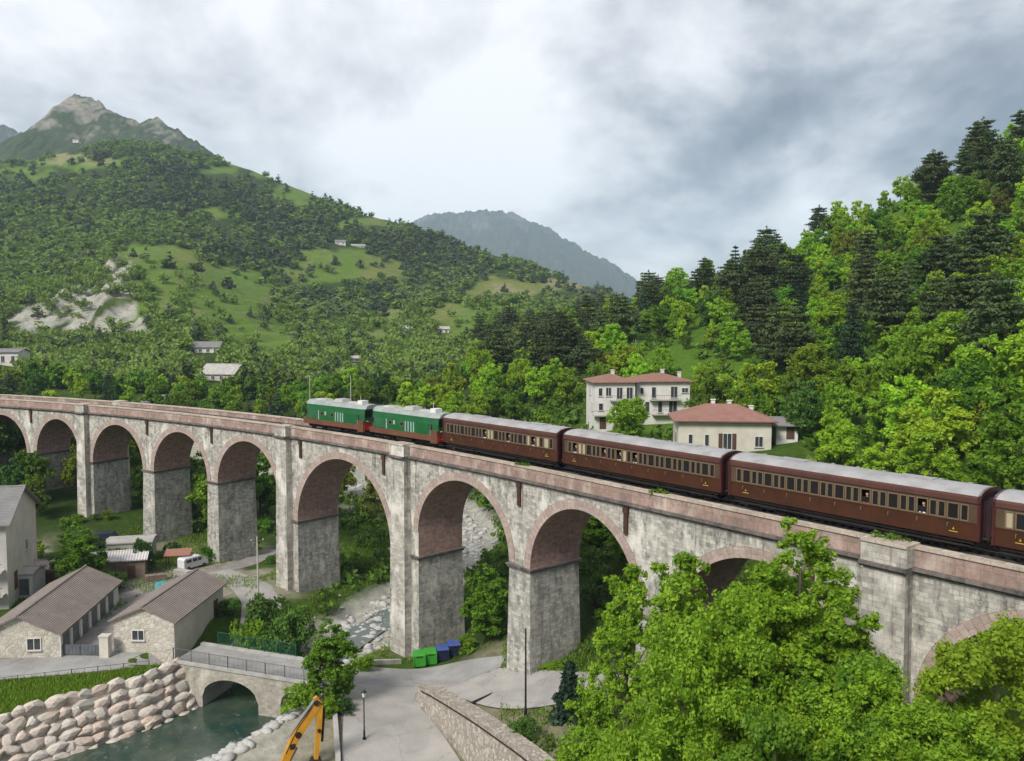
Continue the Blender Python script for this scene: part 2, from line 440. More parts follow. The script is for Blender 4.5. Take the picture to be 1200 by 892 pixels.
lay(sstep(.4, .65, n_b), (.075, .135, .018))
lay(sstep(.55, .8, n_a) * .6, (.10, .13, .03))
far_l = ((GY > 330) & (PXG < 720)).astype(float)
lay(far_l * .75, (.045, .072, .020))
md = ell(PXG, PYG, MEADOW) * (GY > 330)
lay(md * .95, (.15, .25, .035))
lay(md * sstep(.45, .7, n_b), (.20, .23, .06))
_fr = (GZ / 4.0 + .35 * (fbm(GX / 60, GY / 60, 3, 77) - .5)) % 1.0
lay(md * (GY < 1000) * sstep(.62, .75, _fr) * (1 - sstep(.9, 1.0, _fr)) * sstep(.35, .6, n_a), (.23, .21, .13))
lay(ell(PXG, PYG, SCRUB) * (GY > 500) * sstep(.25, .6, n_b + .1), (.105, .085, .055))
lay(ell(PXG, PYG, [(600, 343, 34, 9), (655, 332, 22, 8), (85, 187, 60, 4)]) * (GY > 500) * .75, (.36, .31, .19))
cm = cliffmask(PXG, PYG, GY)
lay(sstep(.12, .45, cm) * sstep(.32, .46, fbm(GX / 6, GY / 22, 4, 41)), (.47, .455, .43))
right_slope = sstep(100, 150, GY) * (1 - sstep(380, 460, GY)) * sstep(600, 720, PXG + 120 * (n_b - .5))
lay(right_slope * .7, (.11, .22, .018))
dR, zR, wR, sR = river_q(GX, GY)
near_r = (GY < 240)
lay(near_r * (1 - sstep(wR + .5, wR + 2.4, dR)) * 1.0, (.42, .41, .39))
lay(((GY > 140) & (GY < 240) & (PXG < 420)) * (1 - sstep(wR + 2, wR + 14, dR)) * sstep(.35, .55, n_a), (.47, .44, .38))
lay(sstep(-27, -24, GX) * (1 - sstep(-15, -12.5, GX)) * sstep(50, 56, GY) * (1 - sstep(74, 79, GY)), (.44, .42, .39))
_vg = sstep(0, 1.0, np.interp(GX, [-75, -60, -48, -40, -34], [74.5, 77, 79.5, 81.7, 83.4]) - 2.2 - GY) * (GX < -31) * (GX > -75) * (GY < 84) * (GY > 60) * sstep(wR + 2.6, wR + 3.4, dR)
lay(_vg * .9, (.12, .20, .028))
# bare yard between the houses and the viaduct, worn ground by the piers
lay(sstep(-75, -66, GX) * (1 - sstep(-30, -24, GX)) * sstep(97, 101, GY) * (1 - sstep(120, 132, GY)) * sstep(.38, .6, n_a), (.36, .33, .27))
lay(sstep(-20, -16, GX) * (1 - sstep(6, 14, GX)) * sstep(50, 60, GY) * (1 - sstep(84, 94, GY)) * sstep(.3, .55, n_a) * .8, (.30, .27, .20))

m_ground, nt, b = newmat('ground'); va = nd(nt, 'ShaderNodeVertexColor', layer_name='gcol').outputs[0]; vo = coords(nt)
f1 = noise(nt, vo, .9, 6, .6); f2 = noise(nt, vo, .11, 5, .6); f3 = noise(nt, vo, 6., 4, .65)
c = mixc(nt, rampf(nt, f1, .25, .75), mixc(nt, 1., va, (.55, .55, .5), 'MULTIPLY'), mixc(nt, 1., va, (1.25, 1.22, 1.15), 'MULTIPLY'))
c = mixc(nt, rampf(nt, f2, .3, .7), mixc(nt, 1., c, (.75, .8, .75), 'MULTIPLY'), c)
c = mixc(nt, rampf(nt, f3, .25, .75), mixc(nt, 1., c, (.7, .7, .7), 'MULTIPLY'), c)
nt.links.new(c, b.inputs['Base Color']); setp(b, .95, 0, .1); bumpit(nt, b, f3, .6, .12)
idx = np.arange(NU * NL).reshape(NL, NU)
Fq = np.stack([idx[:-1, :-1], idx[:-1, 1:], idx[1:, 1:], idx[1:, :-1]], -1).reshape(-1, 4)
g_me = mesh_np('ground', np.stack([GX, GY, GZ], -1).reshape(-1, 3), Fq, m_ground, True, gc.reshape(-1, 3))
tag(link('ground', g_me), kind='structure')

# water in the lower channel
m_water, nt, b = newmat('water'); vo = coords(nt)
f1 = noise(nt, vo, .35, 5, .6); f2 = noise(nt, vo, 1.6, 4, .6, (1, .6, 1))
c = mixc(nt, rampf(nt, f1, .35, .65), (.018, .046, .038), (.055, .075, .050))
c = mixc(nt, rampf(nt, f2, .62, .75), c, (.16, .20, .19))
nt.links.new(c, b.inputs['Base Color']); setp(b, .12, 0, .5); bumpit(nt, b, f2, .35, .12)
mb = MB()
cen = [Vector((r[0], r[1])) for r in RIV[:11]]
ww = [7, 7, 7, 6.5, 6, 5.6, 5, 4, 2.6, 2, 1.4]
zw = [-4.35, -4.3, -4.25, -4.2, -4.15, -4.1, -4.05, -3.97, -3.85, -3.5, -2.9]
for k in range(len(cen) - 1):
    d = (cen[k + 1] - cen[k]).normalized(); nrm = Vector((-d.y, d.x))
    d0 = (cen[k] - cen[k - 1]).normalized() if k else d; n0 = Vector((-(d + d0).y, (d + d0).x)).normalized()
    d1 = (cen[k + 2] - cen[k + 1]).normalized() if k + 2 < len(cen) else d; n1_ = Vector((-(d + d1).y, (d + d1).x)).normalized()
    a, a2 = cen[k] + n0 * ww[k], cen[k] - n0 * ww[k]; e_, e2 = cen[k + 1] + n1_ * ww[k + 1], cen[k + 1] - n1_ * ww[k + 1]
    mb.face([(a2.x, a2.y, zw[k]), (e2.x, e2.y, zw[k + 1]), (e_.x, e_.y, zw[k + 1]), (a.x, a.y, zw[k])])
tag(mb.build('river', m_water), kind='structure')

# ------------------------------------------------------------------ mountains behind the valley
def mat_mountain(name, rock, green, lo, hi, sc):
    m, nt, b = newmat(name); vo = coords(nt)
    g = nd(nt, 'ShaderNodeNewGeometry').outputs['Normal']
    up = nd(nt, 'ShaderNodeSeparateXYZ', {0: g}).outputs['Z']
    f = noise(nt, vo, sc, 7, .62); f2 = noise(nt, vo, sc * 6, 6, .65)
    s = nd(nt, 'ShaderNodeMath', {0: up, 1: f}, operation='ADD').outputs[0]
    h = nd(nt, 'ShaderNodeSeparateXYZ', {0: vo}).outputs['Z']
    hh = nd(nt, 'ShaderNodeMath', {0: rampf(nt, h, lo, hi), 1: -.5, 2: s}, operation='MULTIPLY_ADD').outputs[0]
    c = mixc(nt, rampf(nt, hh, .72, .95), rock, green)
    c = mixc(nt, rampf(nt, f2, .3, .7), mixc(nt, 1., c, (.6, .6, .62), 'MULTIPLY'), c)
    nt.links.new(c, b.inputs['Base Color']); setp(b, .95, 0, .1); bumpit(nt, b, f2, .8, sc and 3 / sc * .02)
    return m
def mountain(name, prof, Y, zb, depth, rough, mat, seed, jag=6.0):
    xs = np.array([p[0] for p in prof], float); ys = np.array([p[1] for p in prof], float)
    n = 300; m = 90
    px = np.linspace(xs[0], xs[-1], n); py = np.interp(px, xs, ys) + jag * (fbm(px / 9, px * 0 + seed, 4, seed) - .5)
    ridge = np.array([WY(a, b_, Y) for a, b_ in zip(px, py)])
    V = []
    t = np.linspace(-1, 1, m)
    for k, tt in enumerate(t):
        yy = Y + tt * depth
        X = ridge[:, 0] * (1 if tt < 0 else 1) ; fall = (1 - abs(tt)) ** (1.15)
        z = zb + (ridge[:, 2] - zb) * fall
        nz = (fbm(X / rough / 9, np.full(n, yy) / rough / 9 , 5, seed) - .5) * 2
        rg = 1 - abs(fbm(X / rough / 5, np.full(n, yy) / rough / 11, 4, seed + 9) - .5) * 4
        z = z + (nz * rough * 1.4 + rg * rough * 1.1) * min(1, .12 + abs(tt) * 6) * (.35 + fall)
        r2_ = 1 - abs(2 * fbm(X / rough / 1.8, np.full(n, yy) / rough / 2.6, 3, seed + 14) - 1) * 2
        z = z + r2_ * rough * .75 * (.3 + fall)
        z = z + (fbm(X / rough * 1.4, np.full(n, yy) / rough, 3, seed + 4) - .5) * rough * .5
        V.append(np.stack([X, np.full(n, yy), z], -1))
    V = np.concatenate(V); ii = np.arange(n * m).reshape(m, n)
    F_ = np.stack([ii[:-1, :-1], ii[:-1, 1:], ii[1:, 1:], ii[1:, :-1]], -1).reshape(-1, 4)
    return tag(link(name, mesh_np(name, V, F_, mat, True)), kind='structure')
m_rock = mat_mountain('peak_rock', (.38, .345, .28), (.06, .085, .035), 360, 560, .012)
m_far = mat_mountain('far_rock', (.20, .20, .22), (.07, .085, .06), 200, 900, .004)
mountain('mountain', [(-140, 235), (-60, 195), (0, 172), (30, 160), (52, 152), (58, 140), (70, 128), (84, 117), (96, 113), (110, 118), (130, 128), (150, 140), (163, 146), (172, 142), (186, 141), (200, 148), (215, 158), (240, 173), (300, 225), (380, 300)], 2100, 150, 700, 10.5, m_rock, 51, 5.0)
mountain('mountain', [(380, 330), (430, 290), (500, 253), (520, 252), (545, 250), (570, 248), (588, 250), (606, 252), (622, 262), (640, 267), (658, 280), (680, 292), (700, 302), (718, 312), (760, 345), (850, 390)], 6800, 60, 2200, 24, m_far, 71, 4.0)
mountain('mountain', [(-300, 190), (-160, 160), (-60, 140), (0, 147), (28, 158), (80, 190), (160, 260)], 3600, 100, 1000, 22, m_far, 83)

# ------------------------------------------------------------------ viaduct
VX, VY, VA, VS0, VR = 34.4709, 34.6393, 2.240301, 48.4654, 263.849
VD = np.array([math.cos(VA), math.sin(VA)]); VN = np.array([-VD[1], VD[0]])
def vpath(s, o=0.0, z=0.0):          # s along the near face, o metres behind it
    st = min(s, VS0); t = max(s - VS0, 0) / VR
    p = np.array([VX, VY]) + VD * st + VD * (VR * math.sin(t)) + VN * (VR * (1 - math.cos(t)))
    h = VD * math.cos(t) + VN * math.sin(t)
    return Vector((p[0] + h[1] * o, p[1] - h[0] * o, z))
def vhead(s):
    t = max(s - VS0, 0) / VR; h = VD * math.cos(t) + VN * math.sin(t)
    return math.atan2(h[1], h[0])
VW = 6.0                              # width between the two faces
ZT = 18.62                            # underside of the cornice
S_MIN, S_MAX = -16.0, 214.0
m_vst = mat_masonry('viaduct_stone', (.60, .58, .52), (.34, .33, .30), (.40, .385, .35), .56, .28, stain=(.045, .05, .05), st=(.50, .62), pale=(.66, .64, .58), pl=(.51, .64), msize=.022, streak=1.0)
m_vpier = mat_masonry('pier_stone', (.58, .565, .51), (.33, .33, .305), (.38, .365, .335), .56, .28, stain=(.055, .06, .065), st=(.47, .62), pale=(.62, .59, .52), pl=(.54, .70), msize=.022)
m_barrel = mat_masonry('vault_brick', (.46, .30, .26), (.31, .205, .18), (.30, .22, .19), .6, .28, stain=(.06, .05, .05), st=(.52, .72), pale=(.44, .32, .29), pl=(.55, .72), bump=.35)
m_ring = mat_masonry('arch_stone', (.50, .40, .355), (.38, .30, .27), (.28, .23, .21), .9, .52, stain=(.08, .075, .07), st=(.58, .76), pale=(.54, .48, .43), pl=(.55, .72))
m_para = mat_masonry('parapet_stone', (.43, .30, .255), (.31, .225, .195), (.26, .20, .175), 1.3, .6, stain=(.14, .12, .105), st=(.47, .66), pale=(.54, .45, .39), pl=(.5, .68), msize=.015)
m_cope = mat_masonry('coping_stone', (.60, .52, .45), (.48, .40, .34), (.28, .23, .2), 1.1, 1.0, stain=(.16, .17, .08), st=(.5, .7))
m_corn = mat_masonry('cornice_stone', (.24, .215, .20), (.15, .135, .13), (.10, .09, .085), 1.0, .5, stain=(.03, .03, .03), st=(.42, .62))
m_quoin = mat_masonry('buttress_stone', (.60, .575, .515), (.36, .345, .315), (.40, .385, .35), .7, .34, stain=(.05, .052, .052), st=(.52, .68), pale=(.67, .645, .59), pl=(.48, .62), msize=.022, streak=1.1)
m_ballast = mat_plain('ballast', (.17, .15, .13), (.09, .08, .07), 3, .95, 0, .8, 9)
m_rust = mat_plain('rusty_iron', (.10, .045, .03), (.055, .03, .022), 3, .8, .2, .2)
m_rail = mat_plain('rail_steel', (.30, .27, .25), (.14, .11, .09), 2, .45, .7, .05)
m_sleeper = mat_plain('sleeper_wood', (.09, .075, .06), (.05, .04, .034), 3, .9)

# (near end s, far end s, springing height, crown height)
BAYS = [(-13.2, .4, 11.0, 17.4), (3.4, 16.9, 11.0, 17.4), (21.6, 35.6, 10.4, 17.0), (39.7, 52.8, 10.8, 17.4), (55.8, 70.4, 11.0, 17.45), (75.4, 94.1, 8.3, 17.15), (98.5, 112.3, 11.0, 17.4), (114.8, 128.1, 11.0, 17.4), (130.9, 143.9, 11.0, 17.4), (147.5, 158.8, 11.4, 17.4), (161.5, 174.5, 11.2, 17.4), (177.5, 190.5, 11.2, 17.4), (193.5, 206.5, 11.2, 17.4)]
BUTT = [(19.3, 1.3), (72.9, 1.15), (96.3, 1.05), (145.7, 1.0), (192, 1.0)]
viaduct = empty('railway_viaduct', vpath(60, 3, 0), 0, 'long curved stone railway viaduct of tall round arches crossing the valley', 'viaduct')
vloc = Vector(viaduct.location)
def vp(s, o, z): return vpath(s, o, z) - vloc
RING = .82
for s0, s1, zs, zc in BAYS:
    mid, R, bz_ = (s0 + s1) / 2, (s1 - s0) / 2, zc - zs
    n = 36
    arc = [(mid + R * math.cos(math.pi * k / n), zs + bz_ * math.sin(math.pi * k / n)) for k in range(n + 1)]
    arc2 = [(mid + (R + RING) * math.cos(math.pi * k / n), zs + (bz_ + RING) * math.sin(math.pi * k / n)) for k in range(n + 1)]
    for o in (0, VW):
        mb = MB()
        for (a, za), (c_, zc_) in zip(arc[:-1], arc[1:]):
            mb.face([vp(a, o, za), vp(c_, o, zc_), vp(c_, o, ZT), vp(a, o, ZT)], 0, [(a, za), (c_, zc_), (c_, ZT), (a, ZT)])
        mb.build('spandrel_wall', m_vst, viaduct, fix=False)
    mb = MB(); L = 0
    for (a, za), (c_, zc_) in zip(arc[:-1], arc[1:]):
        dl = math.hypot(c_ - a, zc_ - za)
        pts = [vp(a, .02 + (VW - .04) * q / 4, za) for q in range(5)]; pt2 = [vp(c_, .02 + (VW - .04) * q / 4, zc_) for q in range(5)]
        for q in range(4):
            mb.face([pts[q], pts[q + 1], pt2[q + 1], pt2[q]], 0, [(VW * q / 4, L), (VW * (q + 1) / 4, L), (VW * (q + 1) / 4, L + dl), (VW * q / 4, L + dl)])
        L += dl
    mb.build('vault', m_barrel, viaduct, fix=False)
    for o, pr in ((0, -.07), (VW, .07)):
        mb = MB(); L = 0
        for k in range(n):
            (a, za), (c_, zc_), (a2, za2), (c2, zc2) = arc[k], arc[k + 1], arc2[k], arc2[k + 1]
            dl = math.hypot(c2 - a2, zc2 - za2)
            u = [(.1, L), (.1, L + dl), (.9, L + dl), (.9, L)]
            mb.face([vp(a, o + pr, za), vp(c_, o + pr, zc_), vp(c2, o + pr, zc2), vp(a2, o + pr, za2)], 0, u)
            mb.face([vp(a, o + pr, za), vp(c_, o + pr, zc_), vp(c_, o - pr, zc_), vp(a, o - pr, za)], 0, u)
            mb.face([vp(a2, o + pr, za2), vp(c2, o + pr, zc2), vp(c2, o - pr, zc2), vp(a2, o - pr, za2)], 0, u)
            L += dl
        mb.build('arch_ring', m_ring, viaduct, fix=False)

def taper_block(mb, sa, sb, oa, ob, z0, z1, grow, mi=0, rows=1):
    # block between path stations with walls leaning in upwards; uv follows the walls
    def ring(z):
        g = grow * (z1 - z)
        return [vp(sa - g, oa - g, z), vp(sb + g, oa - g, z), vp(sb + g, ob + g, z), vp(sa - g, ob + g, z)]
    w = [sb - sa, ob - oa, sb - sa, ob - oa]; c0 = 0; lo, hi = ring(z0), ring(z1)
    for k in range(4):
        j = (k + 1) % 4
        mb.face([lo[k], lo[j], hi[j], hi[k]], mi, [(sa + c0, z0), (sa + c0 + w[k], z0), (sa + c0 + w[k], z1), (sa + c0, z1)]); c0 += w[k]
    mb.face(hi, mi, [(0, 0), (w[0], 0), (w[0], w[1]), (0, w[1])])
for (b0, b1) in zip(BAYS[:-1], BAYS[1:]):
    sa, sb = b0[1], b1[0]; zs = min(b0[2], b1[2]); zh = max(b0[2], b1[2])
    for o in (0, VW):                     # masonry between two arches
        mb = MB()
        mb.face([vp(sa, o, zs), vp(sb, o, zs), vp(sb, o, ZT), vp(sa, o, ZT)], 0, [(sa, zs), (sb, zs), (sb, ZT), (sa, ZT)])
        mb.build('haunch_wall', m_vst, viaduct, fix=False)
    for s_, zq in ((sa, b0[2]), (sb, b1[2])):
        if zq > zs + .1:
            mb = MB()
            mb.face([vp(s_, 0, zs), vp(s_, VW, zs), vp(s_, VW, zq), vp(s_, 0, zq)], 0, [(0, zs), (VW, zs), (VW, zq), (0, zq)])
            mb.build('jamb_wall', m_barrel, viaduct, fix=False)
    mb = MB(); c = vpath((sa + sb) / 2, 3)
    taper_block(mb, sa, sb, -.02, VW + .02, -7, zs - .32, .018)
    pier = mb.build('pier', m_vpier, viaduct, fix=False)
    mb = MB()
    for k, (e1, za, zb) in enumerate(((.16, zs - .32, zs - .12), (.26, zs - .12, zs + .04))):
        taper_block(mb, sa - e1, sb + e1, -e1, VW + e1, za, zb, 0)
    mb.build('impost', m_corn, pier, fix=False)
for sc_, hw in BUTT:
    mb = MB()
    taper_block(mb, sc_ - hw, sc_ + hw, -.85, .3, -7, ZT - .02, .012)
    mb.build('buttress', m_quoin, viaduct, fix=False)
    mb = MB(); taper_block(mb, sc_ - hw, sc_ + hw, VW - .3, VW + .85, -7, ZT - .02, .012)
    mb.build('buttress', m_quoin, viaduct, fix=False)

def strip(mb, sa, sb, prof, step=1.6, mi=0, capsides=True):
    # closed profile [(o, z)] swept along the path
    n = max(1, int(round((sb - sa) / step))); ss = [sa + (sb - sa) * k / n for k in range(n + 1)]
    per = [0]
    for k in range(len(prof)):
        a, b_ = prof[k], prof[(k + 1) % len(prof)]; per.append(per[-1] + math.hypot(a[0] - b_[0], a[1] - b_[1]))
    for s0_, s1_ in zip(ss[:-1], ss[1:]):
        for k in range(len(prof)):
            a, b_ = prof[k], prof[(k + 1) % len(prof)]
            mb.face([vp(s0_, *a), vp(s1_, *a), vp(s1_, *b_), vp(s0_, *b_)], mi, [(s0_, per[k]), (s1_, per[k]), (s1_, per[k + 1]), (s0_, per[k + 1])])
    if capsides:
        for s_ in (sa, sb): mb.face([vp(s_, *p) for p in prof], mi, [(p[0], p[1]) for p in prof])
cuts = sorted([S_MIN, S_MAX] + [q for sc_, hw in BUTT for q in (sc_ - hw - .12, sc_ + hw + .12)])
for k, (sa, sb) in enumerate(zip(cuts[:-1], cuts[1:])):
    pil = k % 2 == 1
    for side in (0, 1):
        off = .85 if pil else 0
        sgn = -1 if side == 0 else 1; b0 = 0 if side == 0 else VW
        def q(o): return b0 + sgn * o
        e = .001 if pil else .0
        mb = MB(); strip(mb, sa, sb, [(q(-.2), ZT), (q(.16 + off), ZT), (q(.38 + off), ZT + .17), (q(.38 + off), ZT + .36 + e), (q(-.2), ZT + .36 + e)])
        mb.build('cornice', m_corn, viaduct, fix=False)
        up = .1 if pil else 0
        mb = MB(); strip(mb, sa, sb, [(q(-.42 - (.05 if pil else 0)), ZT + .36), (q(.10 + off), ZT + .36), (q(.10 + off), ZT + 1.42 + up), (q(-.42 - (.05 if pil else 0)), ZT + 1.42 + up)])
        pw = mb.build('parapet_wall', m_quoin if pil else m_para, viaduct, fix=False)
        mb = MB(); strip(mb, sa, sb, [(q(-.5 - (.05 if pil else 0)), ZT + 1.42 + up), (q(.2 + off), ZT + 1.42 + up), (q(.2 + off), ZT + 1.58 + up), (q(-.5 - (.05 if pil else 0)), ZT + 1.58 + up)])
        mb.build('coping', m_cope, pw, fix=False)
ZD = ZT + .4
mb = MB(); strip(mb, S_MIN, S_MAX, [(.43, ZD - .4), (VW - .43, ZD - .4), (VW - .43, ZD), (.43, ZD)]); mb.build('deck', m_ballast, viaduct, fix=False)
# rusty drain chutes under the cornice
for s_ in (4, 24.5, 40.9, 54.3, 76.5, 93.2, 113.5, 129.5, 160):
    mb = MB()
    A = Matrix.Translation(vp(s_, -.07, 0)) @ Matrix.Rotation(vhead(s_), 4, 'Z')
    mb.box(-.2, .2, -.1, .12, ZT - 2.2, ZT - .02, 0, A); mb.box(-.27, .27, -.16, .16, ZT - .5, ZT - .08, 0, A)
    mb.build('drain_chute', m_rust, viaduct)

# ------------------------------------------------------------------ track
ZR = 19.8                              # top of rail
TO = 3.0                               # track centre behind the near face
track = empty('railway_track', vloc, 0, 'single railway track on brown ballast along the viaduct deck', 'track')
mb = MB(); strip(mb, S_MIN, S_MAX, [(TO - 2.3, ZD), (TO - 1.45, ZR - .24), (TO + 1.45, ZR - .24), (TO + 2.3, ZD)], 1.6); mb.build('ballast', m_ballast, track, fix=False)
for o in (-.75, .75, -.42):
    mb = MB(); strip(mb, S_MIN, S_MAX, [(TO + o - .055, ZR - .17), (TO + o + .055, ZR - .17), (TO + o + .035, ZR if o != -.42 else ZR - .02), (TO + o - .035, ZR if o != -.42 else ZR - .02)], 2.0); mb.build('rail' if o != -.42 else 'guard_rail', m_rail, track, fix=False)
sl = MB(); sl.box(-.12, .12, -1.28, 1.28, -.28, -.14)
sl_me = sl.mesh('sleeper', m_sleeper)
sv = []
for k in range(int((S_MAX - S_MIN) / .62)):
    s_ = S_MIN + .3 + k * .62
    if proj(*vpath(s_, TO, ZR))[0] > 1290: continue
    o = link('sleeper', sl_me, track); o.location = vp(s_, TO, ZR); o.rotation_euler = (0, 0, vhead(s_))
    if k > 280: break

# ------------------------------------------------------------------ train
m_cbrown = mat_plain('carriage_brown', (.068, .024, .010), (.048, .017, .008), .8, .5, 0, .03, 20, .25)
m_croofedge = mat_plain('carriage_roof_edge', (.095, .04, .03), (.07, .03, .024), 1, .55, 0, .03, 14, .2)
m_croof = mat_plain('carriage_roof', (.36, .355, .36), (.26, .255, .255), .9, .6, .05, .05, 9)
m_cband = mat_plain('window_band', (.10, .064, .037), (.075, .048, .029), 1, .45, 0, .02, 18)
m_frame = mat_plain('window_frame', (.19, .14, .082), (.15, .11, .065), 2, .5, 0, 0)
m_pane = mat_glass('carriage_glass', (.010, .009, .009), .15); m_pane.node_tree.nodes['Principled BSDF'].inputs['Specular IOR Level'].default_value = .25
m_blind = mat_plain('window_blind', (.42, .37, .25), (.36, .31, .2), 2, .7, 0, .02)
m_under = mat_plain('underframe', (.035, .028, .024), (.02, .017, .016), 2, .8, .2, .1)
m_bellows = mat_plain('gangway_bellows', (.035, .016, .022), (.02, .010, .014), 2, .75, 0, .2)
m_maroon = mat_plain('end_maroon', (.07, .018, .016), (.05, .013, .012), 2, .45, 0, .03)
m_yellow = mat_plain('yellow_paint', (.55, .40, .05), (.5, .35, .05), 2, .5, 0, 0)
m_brass = mat_plain('handle_brass', (.4, .32, .16), (.3, .25, .12), 2, .35, .6, 0)
m_white = mat_plain('white_paint', (.75, .74, .72), (.65, .64, .62), 2, .6, 0, .02)
m_red = mat_plain('buffer_red', (.38, .025, .02), (.28, .02, .018), 2, .45, 0, .02)
m_lgreen = mat_plain('loco_green', (.010, .115, .028), (.008, .085, .022), .8, .45, 0, .02, 20, .3)
m_lteal = mat_plain('loco_louvre', (.05, .19, .09), (.04, .145, .07), 1, .45, .1, .02)
m_lstripe = mat_plain('loco_stripe', (.34, .50, .43), (.29, .43, .37), 1, .45, .2, .02)
m_lbrown = mat_plain('loco_brown', (.16, .068, .036), (.12, .05, .028), 1, .5, 0, .05)
m_lroof = mat_plain('loco_roof', (.33, .37, .35), (.25, .275, .265), 1, .55, .1, .05)
m_lpod = mat_plain('loco_roof_hatch', (.46, .43, .42), (.36, .34, .33), 1, .55, .1, .05)
m_lamp = mat_plain('lamp_glass', (.75, .74, .7), (.7, .68, .62), 2, .2, 0, 0)

def bogie(parent, x, wb=2.2, r=.46, fr=m_under):
    mb = MB()
    for y in (-1.0, 1.0): mb.box(x - wb / 2 - .6, x + wb / 2 + .6, y - .07, y + .07, .42, .72)
    mb.box(x - .3, x + .3, -1.0, 1.0, .45, .75)
    bg = mb.build('bogie', fr, parent)
    for dxx in (-wb / 2, wb / 2):
        mb = MB()
        for y in (-.75, .75):
            mb.tube((x + dxx, y - .07, r), (x + dxx, y + .07, r), r, r, 18)
        mb.tube((x + dxx, -.75, r), (x + dxx, .75, r), .08, .08, 8)
        mb.build('wheelset', m_under, bg)
def buffers(parent, xe, sgn, mat=m_under):
    for y in (-.87, .87):
        mb = MB(); mb.tube((xe, y, 1.02), (xe + sgn * .34, y, 1.02), .1, .09, 10); mb.tube((xe + sgn * .34, y, 1.02), (xe + sgn * .4, y, 1.02), .23, .23, 14)
        mb.build('buffer', mat, parent)

CL, HW = 16.3, 1.42                     # carriage body length and half width
def roof_profile(hw, z0, rise, n=14, p=.62):
    return [(-hw * math.cos(math.pi * k / n), z0 + rise * math.sin(math.pi * k / n) ** p) for k in range(n + 1)]
# window layout along the side: nine door bays, each door window flanked by two narrow lights
WZ0, WZ1 = 2.02, 2.92
win = []
NB = 9; pitch = (CL - .9) / NB
for k in range(NB):
    xc = -CL / 2 + .45 + pitch * (k + .5)
    win += [(xc - .29, xc + .29, 'door'), (xc - .80, xc - .44, 'side'), (xc + .44, xc + .80, 'side')]
win.sort()
def side_wall(y, z0, z1, w0, w1, mi=0):
    mb = MB(); xs = sorted({-CL / 2, CL / 2} | {w[0] for w in win} | {w[1] for w in win})
    for a, b_ in zip(xs[:-1], xs[1:]):
        hole = any(abs(w[0] - a) < 1e-6 for w in win)
        if hole:
            for za, zb in ((z0, w0), (w1, z1)): mb.face([(a, y, za), (b_, y, za), (b_, y, zb), (a, y, zb)], mi)
        else: mb.face([(a, y, z0), (b_, y, z0), (b_, y, z1), (a, y, z1)], mi)
    return mb
